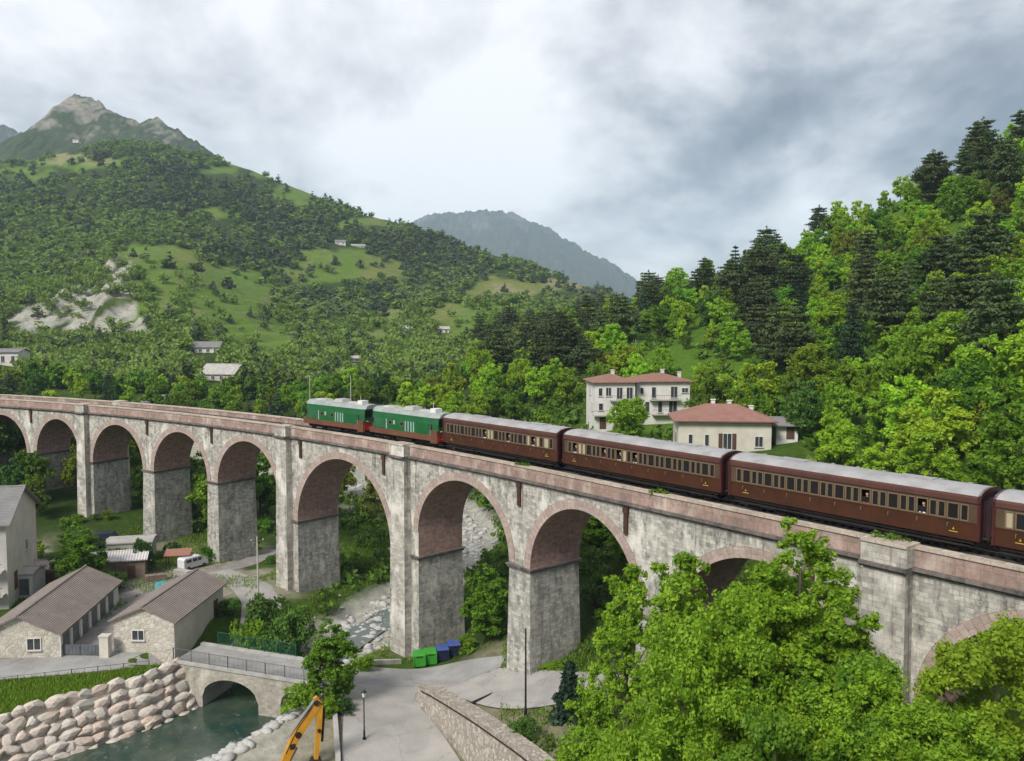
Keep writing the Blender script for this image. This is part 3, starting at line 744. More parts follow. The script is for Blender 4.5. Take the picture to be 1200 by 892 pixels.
def carriage(label, seed):
    r = random.Random(seed)
    t = empty('passenger_carriage', (0, 0, 0), 0, label, 'train carriage', 'carriages of the train on the viaduct')
    # body shell: lower panels, window band with real openings, ends
    mb = MB()
    for sy in (-1, 1):
        y = sy * HW
        mb.face([(-CL / 2, y, .92), (CL / 2, y, .92), (CL / 2, y, 1.94), (-CL / 2, y, 1.94)])
        mb.box(-CL / 2, CL / 2, *(sorted((y, y + sy * .03))), 1.88, 1.95)
    for x in (-CL / 2, CL / 2):
        mb.face([(x, -HW, .92), (x, HW, .92), (x, HW, 3.12)] + [(x, a, b_) for a, b_ in roof_profile(HW, 3.12, .72)[::-1]][1:])
    mb.face([(-CL / 2, -HW, .92), (CL / 2, -HW, .92), (CL / 2, HW, .92), (-CL / 2, HW, .92)])
    mb.build('body', m_cbrown, t, fix=False)
    for sy in (-1, 1):
        mb = side_wall(sy * HW, 1.94, 3.12, WZ0, WZ1)
        mb.build('window_band', m_cband, t, fix=False)
    mb = MB(); mb.box(-CL / 2 + .1, CL / 2 - .1, -.25, .25, .95, 3.1); mb.box(-CL / 2 + .1, CL / 2 - .1, -HW + .05, HW - .05, 1.3, 1.36)
    for k in range(NB + 1):
        x = -CL / 2 + .45 + pitch * k; mb.box(x - .03, x + .03, -HW + .06, HW - .06, 1.36, 2.75)
    mb.build('compartment_wall', m_maroon, t)
    fr = MB(); fr2 = MB()
    for m_, w in ((fr, .58), (fr2, .36)):
        for a in ((-w / 2 - .04, -w / 2 + .02, WZ0 - .04, WZ1 + .04), (w / 2 - .02, w / 2 + .04, WZ0 - .04, WZ1 + .04), (-w / 2 + .02, w / 2 - .02, WZ0 - .04, WZ0 + .03), (-w / 2 + .02, w / 2 - .02, WZ1 - .03, WZ1 + .04)):
            m_.box(a[0], a[1], -.02, .05, a[2], a[3])
    for key, f_, w in (('door', fr, .58), ('side', fr2, .36)):
        if key not in SHARED:
            SHARED[key] = f_.mesh('window', m_frame)
            for nm, mt in (('glass', m_pane), ('blind', m_blind)):
                p_ = MB(); p_.box(-w / 2 + .01, w / 2 - .01, .03, .045, WZ0 + .01, WZ1 - .01); SHARED[key + nm] = p_.mesh('pane', mt)
            if key == 'door':
                p_ = MB(); p_.box(-w / 2 + .01, w / 2 - .01, .03, .045, WZ0 + .01, WZ0 + .42); SHARED['half'] = p_.mesh('pane', m_pane)
    for sy in (-1, 1):
        for k, (a, b_, kind) in enumerate(win):
            w = link('window', SHARED[kind], t); w.location = ((a + b_) / 2, sy * HW, 0); w.rotation_euler = (0, 0, 0 if sy < 0 else math.pi)
            q = r.random()
            pm = SHARED['half'] if (kind == 'door' and q < .3) else SHARED[kind + ('blind' if q > .88 else 'glass')]
            link('pane', pm, w)
    dr = SHARED.get('doorleaf')
    if dr is None:
        mb = MB()
        mb.box(-.36, -.335, -.012, .0, .98, 1.86); mb.box(.335, .36, -.012, 0, .98, 1.86); mb.box(-.36, .36, -.012, 0, .96, .98)
        SHARED['doorleaf'] = dr = mb.mesh('door', m_cbrown)
        mb = MB(); mb.box(-.30, -.22, -.05, 0, 1.72, 1.76); mb.box(-.30, -.27, -.045, 0, 1.52, 1.72); SHARED['handle'] = mb.mesh('handle', m_brass)
    for sy in (-1, 1):
        for (a, b_, kind) in win:
            if kind == 'door':
                d_ = link('door', dr, t); d_.location = ((a + b_) / 2, sy * (HW + .001), 0); d_.rotation_euler = (0, 0, 0 if sy < 0 else math.pi)
                link('handle', SHARED['handle'], d_)
    # roof with brown flanks
    pr = roof_profile(HW + .09, 3.10, .78, 18)
    def sweep(idx, e, nm, mt, par):
        mb = MB()
        for k in idx:
            (ya, za), (yb, zb) = pr[k], pr[k + 1]
            for xa, xb in ((-CL / 2 - e, -CL / 6), (-CL / 6, CL / 6), (CL / 6, CL / 2 + e)):
                mb.face([(xa, ya, za), (xb, ya, za), (xb, yb, zb), (xa, yb, zb)])
        return mb.build(nm, mt, par, True)
    rf = sweep(range(2, 16), .12, 'roof', m_croof, t)
    for rng_ in (range(0, 2), range(16, 18)): sweep(rng_, .12, 'roof_edge', m_croofedge, t)
    for x in (-CL / 4, CL / 4 + .3 * r.random()):                 # walkway panels and vents on the roof
        mb = MB(); mb.box(x - 1.0, x + 1.0, -.42, .42, 3.86, 3.93); mb.build('roof_panel', m_croof, rf)
    for k in range(NB):
        x = -CL / 2 + .45 + pitch * (k + .5); mb = MB(); mb.tube((x, .75, 3.66), (x, .75, 3.86), .1, .13, 8); mb.build('roof_vent', m_croof, rf)
    for sx in (-1, 1):                                            # proud end rim, bellows
        mb = MB(); x0, x1 = sorted((sx * CL / 2, sx * (CL / 2 + .16)))
        o1 = [(x0, a, b_) for a, b_ in pr]; i1 = [(x0, a * .86, 3.0 + (b_ - 3.0) * .78) for a, b_ in pr]
        for A_ in (x0, x1):
            for k in range(18):
                a, b_ = pr[k], pr[k + 1]
                mb.face([(A_, a[0], a[1]), (A_, b_[0], b_[1]), (A_, b_[0] * .84, 2.9 + (b_[1] - 2.9) * .75), (A_, a[0] * .84, 2.9 + (a[1] - 2.9) * .75)])
        for k in range(18):
            a, b_ = pr[k], pr[k + 1]
            mb.face([(x0, a[0], a[1]), (x1, a[0], a[1]), (x1, b_[0], b_[1]), (x0, b_[0], b_[1])])
        for sy in (-1, 1): mb.box(x0, x1, *sorted((sy * HW * .84, sy * (HW + .05))), .92, 3.05)
        mb.build('end_rim', m_maroon, t)
        mb = MB()
        for q in range(5):
            xa = sx * (CL / 2 + .02 + q * .115); xb = sx * (CL / 2 + .02 + q * .115 + .09); sc_ = 1 - .05 * (q % 2)
            mb.box(*sorted((xa, xb)), -.72 * sc_, .72 * sc_, 1.0, 3.35 * sc_)
        mb.build('gangway', m_bellows, t)
        mb = MB(); mb.box(*sorted((sx * CL / 2, sx * (CL / 2 + .1))), -1.3, 1.3, .75, 1.2); mb.build('buffer_beam', m_under, t)
        buffers(t, sx * (CL / 2 + .1), sx)
        bogie(t, sx * (CL / 2 - 2.6))
    mb = MB(); mb.box(-CL / 2 + .2, CL / 2 - .2, -1.25, 1.25, .70, .92); mb.box(-2.6, 2.2, -1.1, 1.1, .4, .70); mb.build('underframe', m_under, t)
    for sy in (-1, 1):
        mb = MB(); mb.box(-CL / 2 + .3, CL / 2 - .3, *sorted((sy * 1.36, sy * 1.55)), .58, .62); mb.build('footboard', m_under, t)
    for sy in (-1, 1):                                            # yellow stencilled marks on the panel
        for x in (-CL / 2 + 1.25, CL / 2 - 1.25):
            mb = MB(); y0, y1 = sorted((sy * (HW + .002), sy * (HW + .012)))
            mb.box(x - .24, x + .24, y0, y1, 1.26, 1.30); mb.box(x - .05, x + .05, y0, y1, 1.4, 1.45); mb.box(x - .02, x + .02, y0, y1, 1.45, 1.53)
            mb.build('lettering', m_yellow, t)
    return t
SHARED = {}
def place_on_track(t, sa, sb, zoff=0):       # stand a vehicle on the rails between two stations
    a, b_ = vpath(sa, TO, ZR + zoff), vpath(sb, TO, ZR + zoff); m_ = (a + b_) / 2
    t.location = m_; d = (b_ - a); t.rotation_euler = (0, 0, math.atan2(d.y, d.x) + math.pi)
    # local -y looks at the near parapet when +x points towards the camera end of the train
def find_s(px, o, z):
    lo, hi = -20.0, 210.0
    for _ in range(50):
        md = (lo + hi) / 2
        if proj(*vpath(md, o, z))[0] > px: lo = md
        else: hi = md
    return lo
J = [find_s(x, TO - HW, 20.8) for x in (353, 430.5, 517, 657, 847.5, 1155)]
print('junction stations', [round(j, 2) for j in J])
SC = (J[2] - J[5]) / 3                        # one carriage over its gangways
print('carriage pitch', SC)
carr = []
labs = ['brown passenger carriage with grey roof coupled behind the second green locomotive', 'brown passenger carriage between two other carriages, in front of the house with red roof tiles',
        'brown passenger carriage passing above the tall leafy treetop beside the viaduct', 'last brown carriage, cut off by the edge of the view, next to a dark gangway']
for k in range(4):
    t = carriage(labs[k], 100 + k)
    s_hi = J[2] - SC * k
    place_on_track(t, s_hi - SC, s_hi); t.scale = ((SC - .95) / CL, 1, 1)
    carr.append(t)

LL = (J[0] - J[2]) / 2
def loco(label):
    t = empty('diesel_locomotive', (0, 0, 0), 0, label, 'locomotive', 'green locomotives at the head of the train')
    L = LL - 1.5; hl = L / 2; hw = 1.43
    # body: faceted cab ends, slightly inclined upper sides
    def sec(x, k=1.0, zt=3.25): return [(x, -hw * k, 1.42), (x, -hw * k, 2.6), (x, -(hw - .12) * k, zt), (x, (hw - .12) * k, zt), (x, hw * k, 2.6), (x, hw * k, 1.42)]
    mb = MB(); st = [sec(-hl, .8), sec(-hl + .5, 1.0), sec(hl - .5, 1.0), sec(hl, .8)]
    for a, b_ in zip(st[:-1], st[1:]):
        for k in range(6): j = (k + 1) % 6; mb.face([a[k], b_[k], b_[j], a[j]])
    mb.face(st[0]); mb.face(st[-1])
    mb.build('body', m_lgreen, t)
    mb = MB()
    def rs(x, k): return [(x, -(hw - .1) * k, 3.25), (x, -(hw - .32) * k, 3.56), (x, -.6 * k, 3.74), (x, .6 * k, 3.74), (x, (hw - .32) * k, 3.56), (x, (hw - .1) * k, 3.25)]
    st = [rs(-hl - .12, .78), rs(-hl + .5, 1.02), rs(hl - .5, 1.02), rs(hl + .12, .78)]
    for a, b_ in zip(st[:-1], st[1:]):
        for k in range(6): j = (k + 1) % 6; mb.face([a[k], b_[k], b_[j], a[j]])
    mb.face(st[0]); mb.face(st[-1]); rf = mb.build('roof', m_lroof, t)
    for x0, x1, w, z in ((-hl + 1.2, -hl + 3.4, .62, 3.9), (-.7, 1.1, .8, 4.1), (1.8, 3.9, .55, 3.88)):
        mb = MB(); mb.hexa([(x0, -w, 3.7), (x1, -w, 3.7), (x1, w, 3.7), (x0, w, 3.7), (x0 + .2, -w * .7, z), (x1 - .2, -w * .7, z), (x1 - .2, w * .7, z), (x0 + .2, w * .7, z)]); mb.build('roof_hatch', m_lpod, rf)
    mb = MB(); mb.box(hl - 1.9, hl - 1.0, -.7, .2, 3.7, 4.16); mb.build('air_tank', m_white, rf)
    mb = MB(); mb.tube((hl - 2.2, 0, 3.7), (hl - 2.2, 0, 4.7), .03, .02, 6); mb.build('aerial', m_white, rf)
    for sy in (-1, 1):
        y = sy * (hw + .012)
        def panel(x0, x1, z0, z1, nm, mt, th=.03):
            mb = MB(); mb.box(x0, x1, *sorted((y - sy * .03, y + sy * th)), z0, z1); return mb.build(nm, mt, t)
        lp = panel(-hl + .75, -hl + 2.9, 1.5, 2.56, 'louvre_panel', m_lteal)
        for k in range(11):
            mb = MB(); x = -hl + .85 + k * .19; mb.box(x, x + .07, *sorted((y + sy * .03, y + sy * .07)), 1.55, 2.52); mb.build('louvre', m_lteal, lp)
        for x in (-hl + 3.0, .55, 1.05, 1.55, 2.0): panel(x, x + .2, 1.46, 2.58, 'stripe', m_lstripe)
        for x in (-hl + 3.5, .0 - .35):
            p_ = panel(x, x + .6, 2.0, 2.45, 'side_window', m_frame, .02); mb = MB(); mb.box(x + .06, x + .54, *sorted((y + sy * .02, y + sy * .03)), 2.06, 2.39); mb.build('pane', m_pane, p_)
        panel(-hl + 4.35, -hl + 4.7, 2.05, 2.5, 'emblem', m_lstripe, .015)
        for x in (hl - 1.25, -hl + .1):
            p_ = panel(x, x + .55, 1.98, 2.55, 'cab_window', m_under, .015); mb = MB(); mb.box(x + .05, x + .5, *sorted((y + sy * .015, y + sy * .025)), 2.03, 2.5); mb.build('pane', m_pane, p_)
        mb = MB(); mb.box(-hl - .1, hl + .1, *sorted((sy * 1.2, sy * 1.5)), .82, 1.42); mb.build('side_sill', m_lbrown, t)
        mb = MB(); mb.box(hl - .9, hl + .2, *sorted((sy * 1.15, sy * 1.52)), .6, 1.95); mb.build('end_step', m_lbrown, t)
        mb = MB(); mb.tube((hl - .95, sy * 1.5, 1.4), (hl - .95, sy * 1.5, 2.5), .025, .025, 6); mb.build('handrail', m_lstripe, t)
    for sx in (-1, 1):
        for y in (-.62, .62):
            mb = MB(); mb.box(*sorted((sx * (hl + .005), sx * (hl + .03))), y - .45, y + .45, 2.35, 3.05); mb.build('windscreen', m_pane, t)
            mb = MB(); mb.tube((sx * hl, y * 1.2, 1.72), (sx * (hl + .09), y * 1.2, 1.72), .16, .16, 12); mb.build('headlight', m_lamp, t)
        mb = MB(); mb.box(*sorted((sx * (hl - .1), sx * (hl + .28))), -1.4, 1.4, .78, 1.36); mb.build('buffer_beam', m_red, t)
        mb = MB(); mb.box(*sorted((sx * (hl - .1), sx * (hl + .2))), -1.1, 1.1, 1.36, 1.8); mb.build('end_platform', m_lbrown, t)
        buffers(t, sx * (hl + .28), sx, m_red)
        bogie(t, sx * (hl - 2.2), 2.3, .5)
    mb = MB(); mb.box(-hl + .2, hl - .2, -1.18, 1.18, .7, .95); mb.box(-1.4, 1.4, -1.2, 1.2, .35, .7); mb.build('underframe', m_under, t)
    return t
for k in range(2):
    t = loco(['leading green locomotive with brown sill and bare track ahead of it', 'second green locomotive coupled directly ahead of the brown carriages'][k])
    place_on_track(t, J[0] - LL * (k + 1), J[0] - LL * k)

# ------------------------------------------------------------------ roads and yards
def mat_paving(name, ca, cb, dark, dirt):
    m, nt, b = newmat(name); v = coords(nt)
    f = noise(nt, v, .35, 6, .6); c = mixc(nt, rampf(nt, f, .35, .65), cb, ca)
    pt = nd(nt, 'ShaderNodeTexVoronoi', {'Vector': v, 'Scale': .16, 'Randomness': 1.0}, feature='F1'); ps = nd(nt, 'ShaderNodeSeparateColor', {0: pt.outputs['Color']}).outputs[0]
    c = mixc(nt, nd(nt, 'ShaderNodeMath', {0: rampf(nt, ps, .70, .80), 1: .22}, operation='MULTIPLY').outputs[0], c, dark)
    wv = nd(nt, 'ShaderNodeVectorMath', {0: v, 1: nd(nt, 'ShaderNodeVectorMath', {0: nd(nt, 'ShaderNodeTexNoise', {'Vector': v, 'Scale': .9, 'Detail': 4}).outputs['Color'], 1: (1.2, 1.2, 0)}, operation='MULTIPLY').outputs[0]}, operation='ADD').outputs[0]
    ck = nd(nt, 'ShaderNodeTexVoronoi', {'Vector': wv, 'Scale': .22}, feature='DISTANCE_TO_EDGE').outputs['Distance']
    c = mixc(nt, nd(nt, 'ShaderNodeMath', {0: rampf(nt, ck, .010, .003), 1: .55}, operation='MULTIPLY').outputs[0], c, dark)
    g = noise(nt, v, 1.4, 6, .7); c = mixc(nt, nd(nt, 'ShaderNodeMath', {0: rampf(nt, g, .56, .74), 1: .7}, operation='MULTIPLY').outputs[0], c, dirt)
    f3 = noise(nt, v, 9., 4, .6); c = mixc(nt, rampf(nt, f3, .3, .7), mixc(nt, 1., c, (.85, .85, .85), 'MULTIPLY'), c)
    nt.links.new(c, b.inputs['Base Color']); setp(b, .9, 0, .2); bumpit(nt, b, f3, .25, .03); return m
m_road = mat_paving('road_concrete', (.42, .40, .375), (.31, .30, .28), (.20, .19, .18), (.30, .27, .21))
m_asph = mat_paving('worn_asphalt', (.36, .355, .345), (.26, .255, .25), (.17, .168, .165), (.33, .30, .25))
m_yard = mat_plain('yard_gravel', (.29, .265, .25), (.21, .195, .185), .6, .95, 0, .4, 6)
m_conc = mat_plain('concrete', (.46, .44, .41), (.34, .33, .31), .8, .9, 0, .3, 7)
def drape(name, pts, lift, mat, across=6, step=.9, kind='structure'):
    P = []
    for (a, b_) in zip(pts[:-1], pts[1:]):
        n = max(1, int(math.hypot(b_[0] - a[0], b_[1] - a[1]) / step))
        for k in range(n): t = k / n; P.append([a[q] + (b_[q] - a[q]) * t for q in range(3)])
    P.append(list(pts[-1])); P = np.array(P, float)
    for _ in range(3): P[1:-1] = (P[:-2] + 2 * P[1:-1] + P[2:]) / 4
    T = np.gradient(P[:, :2], axis=0); T /= np.linalg.norm(T, axis=1)[:, None]; Nn = np.stack([-T[:, 1], T[:, 0]], 1)
    q = np.linspace(-.5, .5, across + 1)
    X = P[:, None, 0] + Nn[:, None, 0] * P[:, None, 2] * q; Y = P[:, None, 1] + Nn[:, None, 1] * P[:, None, 2] * q
    Z = gz(X, Y) + lift
    ii = np.arange(X.size).reshape(X.shape); F_ = np.stack([ii[:-1, :-1], ii[:-1, 1:], ii[1:, 1:], ii[1:, :-1]], -1).reshape(-1, 4)[:, ::-1]
    return tag(link(name, mesh_np(name, np.stack([X, Y, Z], -1).reshape(-1, 3), F_, mat, True)), kind=kind)
drape('road', [(-75, 74.5, 4.6), (-60, 77, 4.6), (-48, 79.5, 4.6), (-40, 81.7, 4.6), (-34, 83.4, 4.9), (-31.6, 83.6, 5)], .06, m_asph)
drape('driveway', [(-30.5, 85.0, 5.5), (-28.4, 88, 5), (-28, 93, 4.5), (-29.5, 99, 4.5), (-33, 106, 5), (-40, 112, 5)], .10, m_road)
_y = [W(97, 766, .2), W(112, 742, .2), W(140, 717, .2), W(172, 690, .2), W(185, 668, .2)]
drape('yard', [(p.x, p.y, 6.6) for p in _y], .08, m_yard)
drape('plaza', [(-19.2, 79.8, 5), (-16, 79.6, 7), (-11.5, 80.4, 8.2), (-6, 81.4, 8.5), (-1.5, 80.2, 7)], .08, m_asph)
drape('lower_road', [(-12.4, 79, 6.8), (-11.9, 75, 6.4), (-10.2, 70, 8.2), (-8.3, 64, 9.6), (-6, 54, 10), (-4, 44, 10)], .12, m_road)
drape('upper_road', [(-6, 79.0, 4.5), (-2.5, 76.4, 7.0), (1.2, 72.6, 8.0), (5, 70.2, 6.4), (10, 69.4, 4.8), (17, 69.2, 3.8), (26, 68.5, 3)], .16, m_road)
drape('path', [(-58, 103, 4), (-48, 108, 3), (-40, 112, 3), (-37, 118, 3), (-36, 126, 3)], .06, m_yard)

# ------------------------------------------------------------------ road bridge over the river
m_bst = mat_masonry('bridge_stone', (.47, .44, .38), (.36, .335, .29), (.44, .42, .38), .55, .28, stain=(.09, .085, .075), st=(.55, .75), pale=(.55, .52, .46))
m_bcon = mat_plain('bridge_concrete', (.44, .425, .40), (.33, .32, .30), .9, .9, 0, .25, 7)
m_steel = mat_plain('grey_steel', (.16, .165, .17), (.11, .115, .12), 2, .5, .5, .02)
BA, BB = Vector((-32.6, 81.3)), Vector((-17.8, 76.9)); bd = (BB - BA); BL = bd.length; bd /= BL; bn = Vector((-bd.y, bd.x))
bridge = empty('road_bridge', (BA.x, BA.y, 0), 0, 'low stone road bridge with two arches over the green river', 'bridge')
def bp(s, o, z): p = BA + bd * s + bn * o; return Vector((p.x - BA.x, p.y - BA.y, z))
def bdz(s): return .02 - .03 * s
ARC = [(2.7, 8.9, -3.0, -1.05), (11.3, 14.3, -2.7, -1.35)]
BWD = 4.7
def bface(o, nm):
    mb = MB(); cuts_ = [0]
    for s0, s1, zs, zc in ARC:
        if s0 > cuts_[-1]: mb.face([bp(cuts_[-1], o, -6), bp(s0, o, -6), bp(s0, o, bdz(s0)), bp(cuts_[-1], o, bdz(cuts_[-1]))], 0, [(cuts_[-1], -6), (s0, -6), (s0, 0), (cuts_[-1], 0)])
        n = 18; m_, R = (s0 + s1) / 2, (s1 - s0) / 2
        pr = [(s0 + (s1 - s0) * k / n, zs + (zc - zs) * math.sqrt(max(0, 1 - ((s0 + (s1 - s0) * k / n - m_) / R) ** 2))) for k in range(n + 1)]
        for a, b_ in zip(pr[:-1], pr[1:]): mb.face([bp(a[0], o, a[1]), bp(b_[0], o, b_[1]), bp(b_[0], o, bdz(b_[0])), bp(a[0], o, bdz(a[0]))], 0, [(a[0], a[1]), (b_[0], b_[1]), (b_[0], 0), (a[0], 0)])
        cuts_.append(s1)
        if o == 0:
            v = MB(); pr = [(s0, -6)] + pr + [(s1, -6)]; l_ = 0
            for a, b_ in zip(pr[:-1], pr[1:]):
                dl = math.hypot(a[0] - b_[0], a[1] - b_[1])
                v.face([bp(a[0], .01, a[1]), bp(b_[0], .01, b_[1]), bp(b_[0], BWD - .01, b_[1]), bp(a[0], BWD - .01, a[1])], 0, [(0, l_), (0, l_ + dl), (BWD, l_ + dl), (BWD, l_)]); l_ += dl
            v.build('vault', m_bcon, bridge, fix=False)
            pr = pr[1:-1]
            v = MB()
            for a, b_ in zip(pr[:-1], pr[1:]):
                def off(p): d_ = Vector((p[0] - m_, (p[1] - zs) * 1.0 + .35)).normalized() * .34; return (p[0] + d_.x, p[1] + d_.y)
                a2, b2 = off(a), off(b_)
                v.face([bp(a[0], -.05, a[1]), bp(b_[0], -.05, b_[1]), bp(b2[0], -.05, b2[1]), bp(a2[0], -.05, a2[1])], 0, [(a[0], 0), (b_[0], 0), (b_[0], .3), (a[0], .3)])
            v.build('arch_ring', m_bst, bridge, fix=False)
    mb.face([bp(cuts_[-1], o, -6), bp(BL, o, -6), bp(BL, o, bdz(BL)), bp(cuts_[-1], o, bdz(cuts_[-1]))], 0, [(cuts_[-1], -6), (BL, -6), (BL, 0), (cuts_[-1], 0)])
    mb.build(nm, m_bst, bridge, fix=False)
bface(0, 'face_wall'); bface(BWD, 'face_wall')
mb = MB(); mb.hexa([bp(-.6, .3, bdz(0) - .3), bp(BL + 1, .3, bdz(BL) - .3), bp(BL + 1, BWD - .3, bdz(BL) - .3), bp(-.6, BWD - .3, bdz(0) - .3), bp(-.6, .3, bdz(0) + .1), bp(BL + 1, .3, bdz(BL) + .1), bp(BL + 1, BWD - .3, bdz(BL) + .1), bp(-.6, BWD - .3, bdz(0) + .1)]); mb.build('deck', m_asph, bridge)
for o0, o1 in ((-.14, .32), (BWD - .32, BWD + .14)):
    mb = MB(); mb.hexa([bp(-.7, o0, bdz(0)), bp(BL + .6, o0, bdz(BL)), bp(BL + .6, o1, bdz(BL)), bp(-.7, o1, bdz(0)), bp(-.7, o0, bdz(0) + .28), bp(BL + .6, o0, bdz(BL) + .28), bp(BL + .6, o1, bdz(BL) + .28), bp(-.7, o1, bdz(0) + .28)]); mb.build('kerb', m_bcon, bridge)
def railing(name, label, p0, p1, h, mat, n, cat='railing', mesh_gap=.14):
    p0 = Vector(p0); p1 = Vector(p1); r = empty(name, p0, 0, label, cat); d = p1 - p0
    for k in range(n + 1):
        q = d * (k / n); mb = MB(); mb.tube(q, q + Vector((0, 0, h + .05)), .045, .045, 6); mb.build('post', mat, r)
    for z in (.12, h):
        mb = MB(); mb.tube(Vector((0, 0, z)), d + Vector((0, 0, z)), .03, .03, 6); mb.build('rail', mat, r)
    mb = MB(); m_ = int(d.length / mesh_gap)
    for k in range(m_): q = d * ((k + .5) / m_); mb.tube(q + Vector((0, 0, .12)), q + Vector((0, 0, h)), .016, .016, 4, caps=False)
    tag(mb.build('balusters', mat, r), kind='stuff')
    return r
q0, q1 = bp(-.6, .08, bdz(0) + .28), bp(BL + .4, .08, bdz(BL) + .28); bo = Vector((BA.x, BA.y, 0))
railing('bridge_railing', 'grey steel railing along the river side of the road bridge', q0 + bo, q1 + bo, 1.1, m_steel, 8)
m_gfence = mat_plain('green_fence', (.015, .10, .06), (.012, .08, .05), 2, .5, .1, .02)
railing('wire_fence', 'green wire fence between the bridge road and the dark shrubs', bp(1.2, BWD, bdz(0) + .28) + bo, bp(10.2, BWD, bdz(10) + .28) + bo, 1.25, m_gfence, 5, 'fence', .11)
railing('verge_railing', 'thin low railing along the grass verge above the boulder wall', Vector((-50, 75.6, g1(-50, 75.6))), Vector((-35, 80.3, g1(-35, 80.3))), .7, m_steel, 7, 'railing', 2.0)

# ------------------------------------------------------------------ boulder wall on the river bank
def rock_mesh(name, seed, mat, sub=2, cubic=.9):
    bm = bmesh.new(); bmesh.ops.create_icosphere(bm, subdivisions=sub, radius=1.0); r = random.Random(seed)
    pl = [(Vector((r.uniform(-1, 1), r.uniform(-1, 1), r.uniform(-1, 1))).normalized(), r.uniform(.58, .86)) for _ in range(12)]
    for v in bm.verts:
        p = v.co.normalized(); m_ = max(abs(p.x), abs(p.y), abs(p.z)); p = p * ((1 - cubic) + cubic / m_ * .8)
        for nn, dd in pl:
            e_ = p.dot(nn) - dd
            if e_ > 0: p = p - nn * e_ * 1.0
        v.co = p * (1 + r.uniform(-.03, .03))
    me = bpy.data.meshes.new(name); bm.to_mesh(me); bm.free(); me.materials.append(mat)
    return me
def mat_rock(name, ca, cb, cc):
    m, nt, b = newmat(name); v = coords(nt); oi = nd(nt, 'ShaderNodeObjectInfo').outputs['Random']
    c = mixc(nt, oi, ca, cb); f = noise(nt, v, 1.6, 6, .65); c = mixc(nt, rampf(nt, f, .45, .75), c, cc)
    f2 = noise(nt, v, 7., 5, .65); c = mixc(nt, rampf(nt, f2, .3, .7), mixc(nt, 1., c, (.7, .7, .7), 'MULTIPLY'), c)
    nt.links.new(c, b.inputs['Base Color']); setp(b, .9, 0, .2); bumpit(nt, b, f2, .6, .06); return m
m_boulder = mat_rock('boulder', (.62, .50, .42), (.60, .57, .52), (.44, .37, .31))
RK = [rock_mesh('boulder', 200 + k, m_boulder) for k in range(9)]
bwall = empty('boulder_wall', (-34, 74, -4.5), 0, 'sloping bank wall of big pale boulders beside the green river', 'retaining wall')
def riv_at(t):
    k = int(min(t, len(RIV) - 1.001)); f_ = t - k; r = RIV[k] * (1 - f_) + RIV[k + 1] * f_
    a, b_ = RIV[max(k - 0, 0)], RIV[k + 1]; d = Vector((b_[0] - a[0], b_[1] - a[1])).normalized()
    return r, d
# cumulative length so that the stones sit at even steps
tt_ = np.linspace(1.2, 5.93, 400); pos = np.array([riv_at(t)[0][:2] for t in tt_]); cum = np.concatenate([[0], np.cumsum(np.hypot(*np.diff(pos, axis=0).T))])
rw = random.Random(5); zrow = -5.0; row = 0
while zrow < .05:
    hrow = rw.uniform(.8, 1.1); s_ = cum[-1] - (.5 if row % 2 else 0)
    while s_ > 3:
        w_ = rw.uniform(.95, 2.0); t = float(np.interp(s_ - w_ / 2, cum, tt_)); (r, d) = riv_at(t); nl = Vector((-d.y, d.x))
        zz = zrow + hrow / 2 + rw.uniform(-.15, .15)
        off = r[3] + (zz - r[2]) / 1.9 - .12 + rw.uniform(-.07, .07)
        o = link('boulder', rw.choice(RK), bwall)
        o.location = Vector((r[0] + nl.x * off, r[1] + nl.y * off, zz)) - bwall.location
        o.rotation_euler = (rw.uniform(-.15, .15) + .35, rw.uniform(-.35, .35), math.atan2(d.y, d.x) + rw.uniform(-.15, .15))
        o.scale = (w_ * .70, .62 * rw.uniform(.9, 1.05), hrow * .80)
        s_ -= w_ * .90
    zrow += hrow * .90; row += 1

mb = MB(); rows_ = []
for t in np.linspace(1.2, 5.93, 60):
    r, d = riv_at(float(t)); nl = Vector((-d.y, d.x)); rows_.append([Vector((r[0] + nl.x * (r[3] + (z_ - r[2]) / 1.9 - .22), r[1] + nl.y * (r[3] + (z_ - r[2]) / 1.9 - .22), z_)) - bwall.location for z_ in (-5.6, -2.5, -.1)])
for a, b_ in zip(rows_[:-1], rows_[1:]):
    for k in range(2): mb.face([a[k], b_[k], b_[k + 1], a[k + 1]])
mb.build('backing', mat_plain('bank_mortar', (.40, .36, .31), (.30, .27, .23), 1.5, .95, 0, .5, 6), bwall, fix=False)

# ------------------------------------------------------------------ roadside retaining wall
m_rw = mat_masonry('roadside_stone', (.42, .39, .34), (.32, .295, .26), (.40, .38, .34), .5, .26, stain=(.10, .09, .07), st=(.5, .7), pale=(.50, .47, .42))
def mat_wallstone(name, sc=2.6, ca=(.43, .40, .34), cb=(.62, .59, .52), mort=(.56, .54, .49)):
    m, nt, b = newmat(name); v = coords(nt)
    vor = nd(nt, 'ShaderNodeTexVoronoi', {'Vector': v, 'Scale': sc, 'Randomness': .9}, feature='F1'); ed = nd(nt, 'ShaderNodeTexVoronoi', {'Vector': v, 'Scale': sc, 'Randomness': .9}, feature='DISTANCE_TO_EDGE')
    s = nd(nt, 'ShaderNodeSeparateColor', {0: vor.outputs['Color']}).outputs[0]
    c = mixc(nt, s, ca, cb); c = mixc(nt, rampf(nt, ed.outputs['Distance'], .0, .09), mort, c)
    f = noise(nt, v, .7, 5); c = mixc(nt, rampf(nt, f, .3, .7), mixc(nt, 1., c, (.8, .78, .75), 'MULTIPLY'), c)
    nt.links.new(c, b.inputs['Base Color']); setp(b, .92, 0, .2); bumpit(nt, b, rampf(nt, ed.outputs['Distance'], 0, .12), .7, .05); return m
m_rwst = mat_wallstone('roadside_rubble', 2.4, (.30, .265, .23), (.50, .46, .40), (.26, .24, .21))
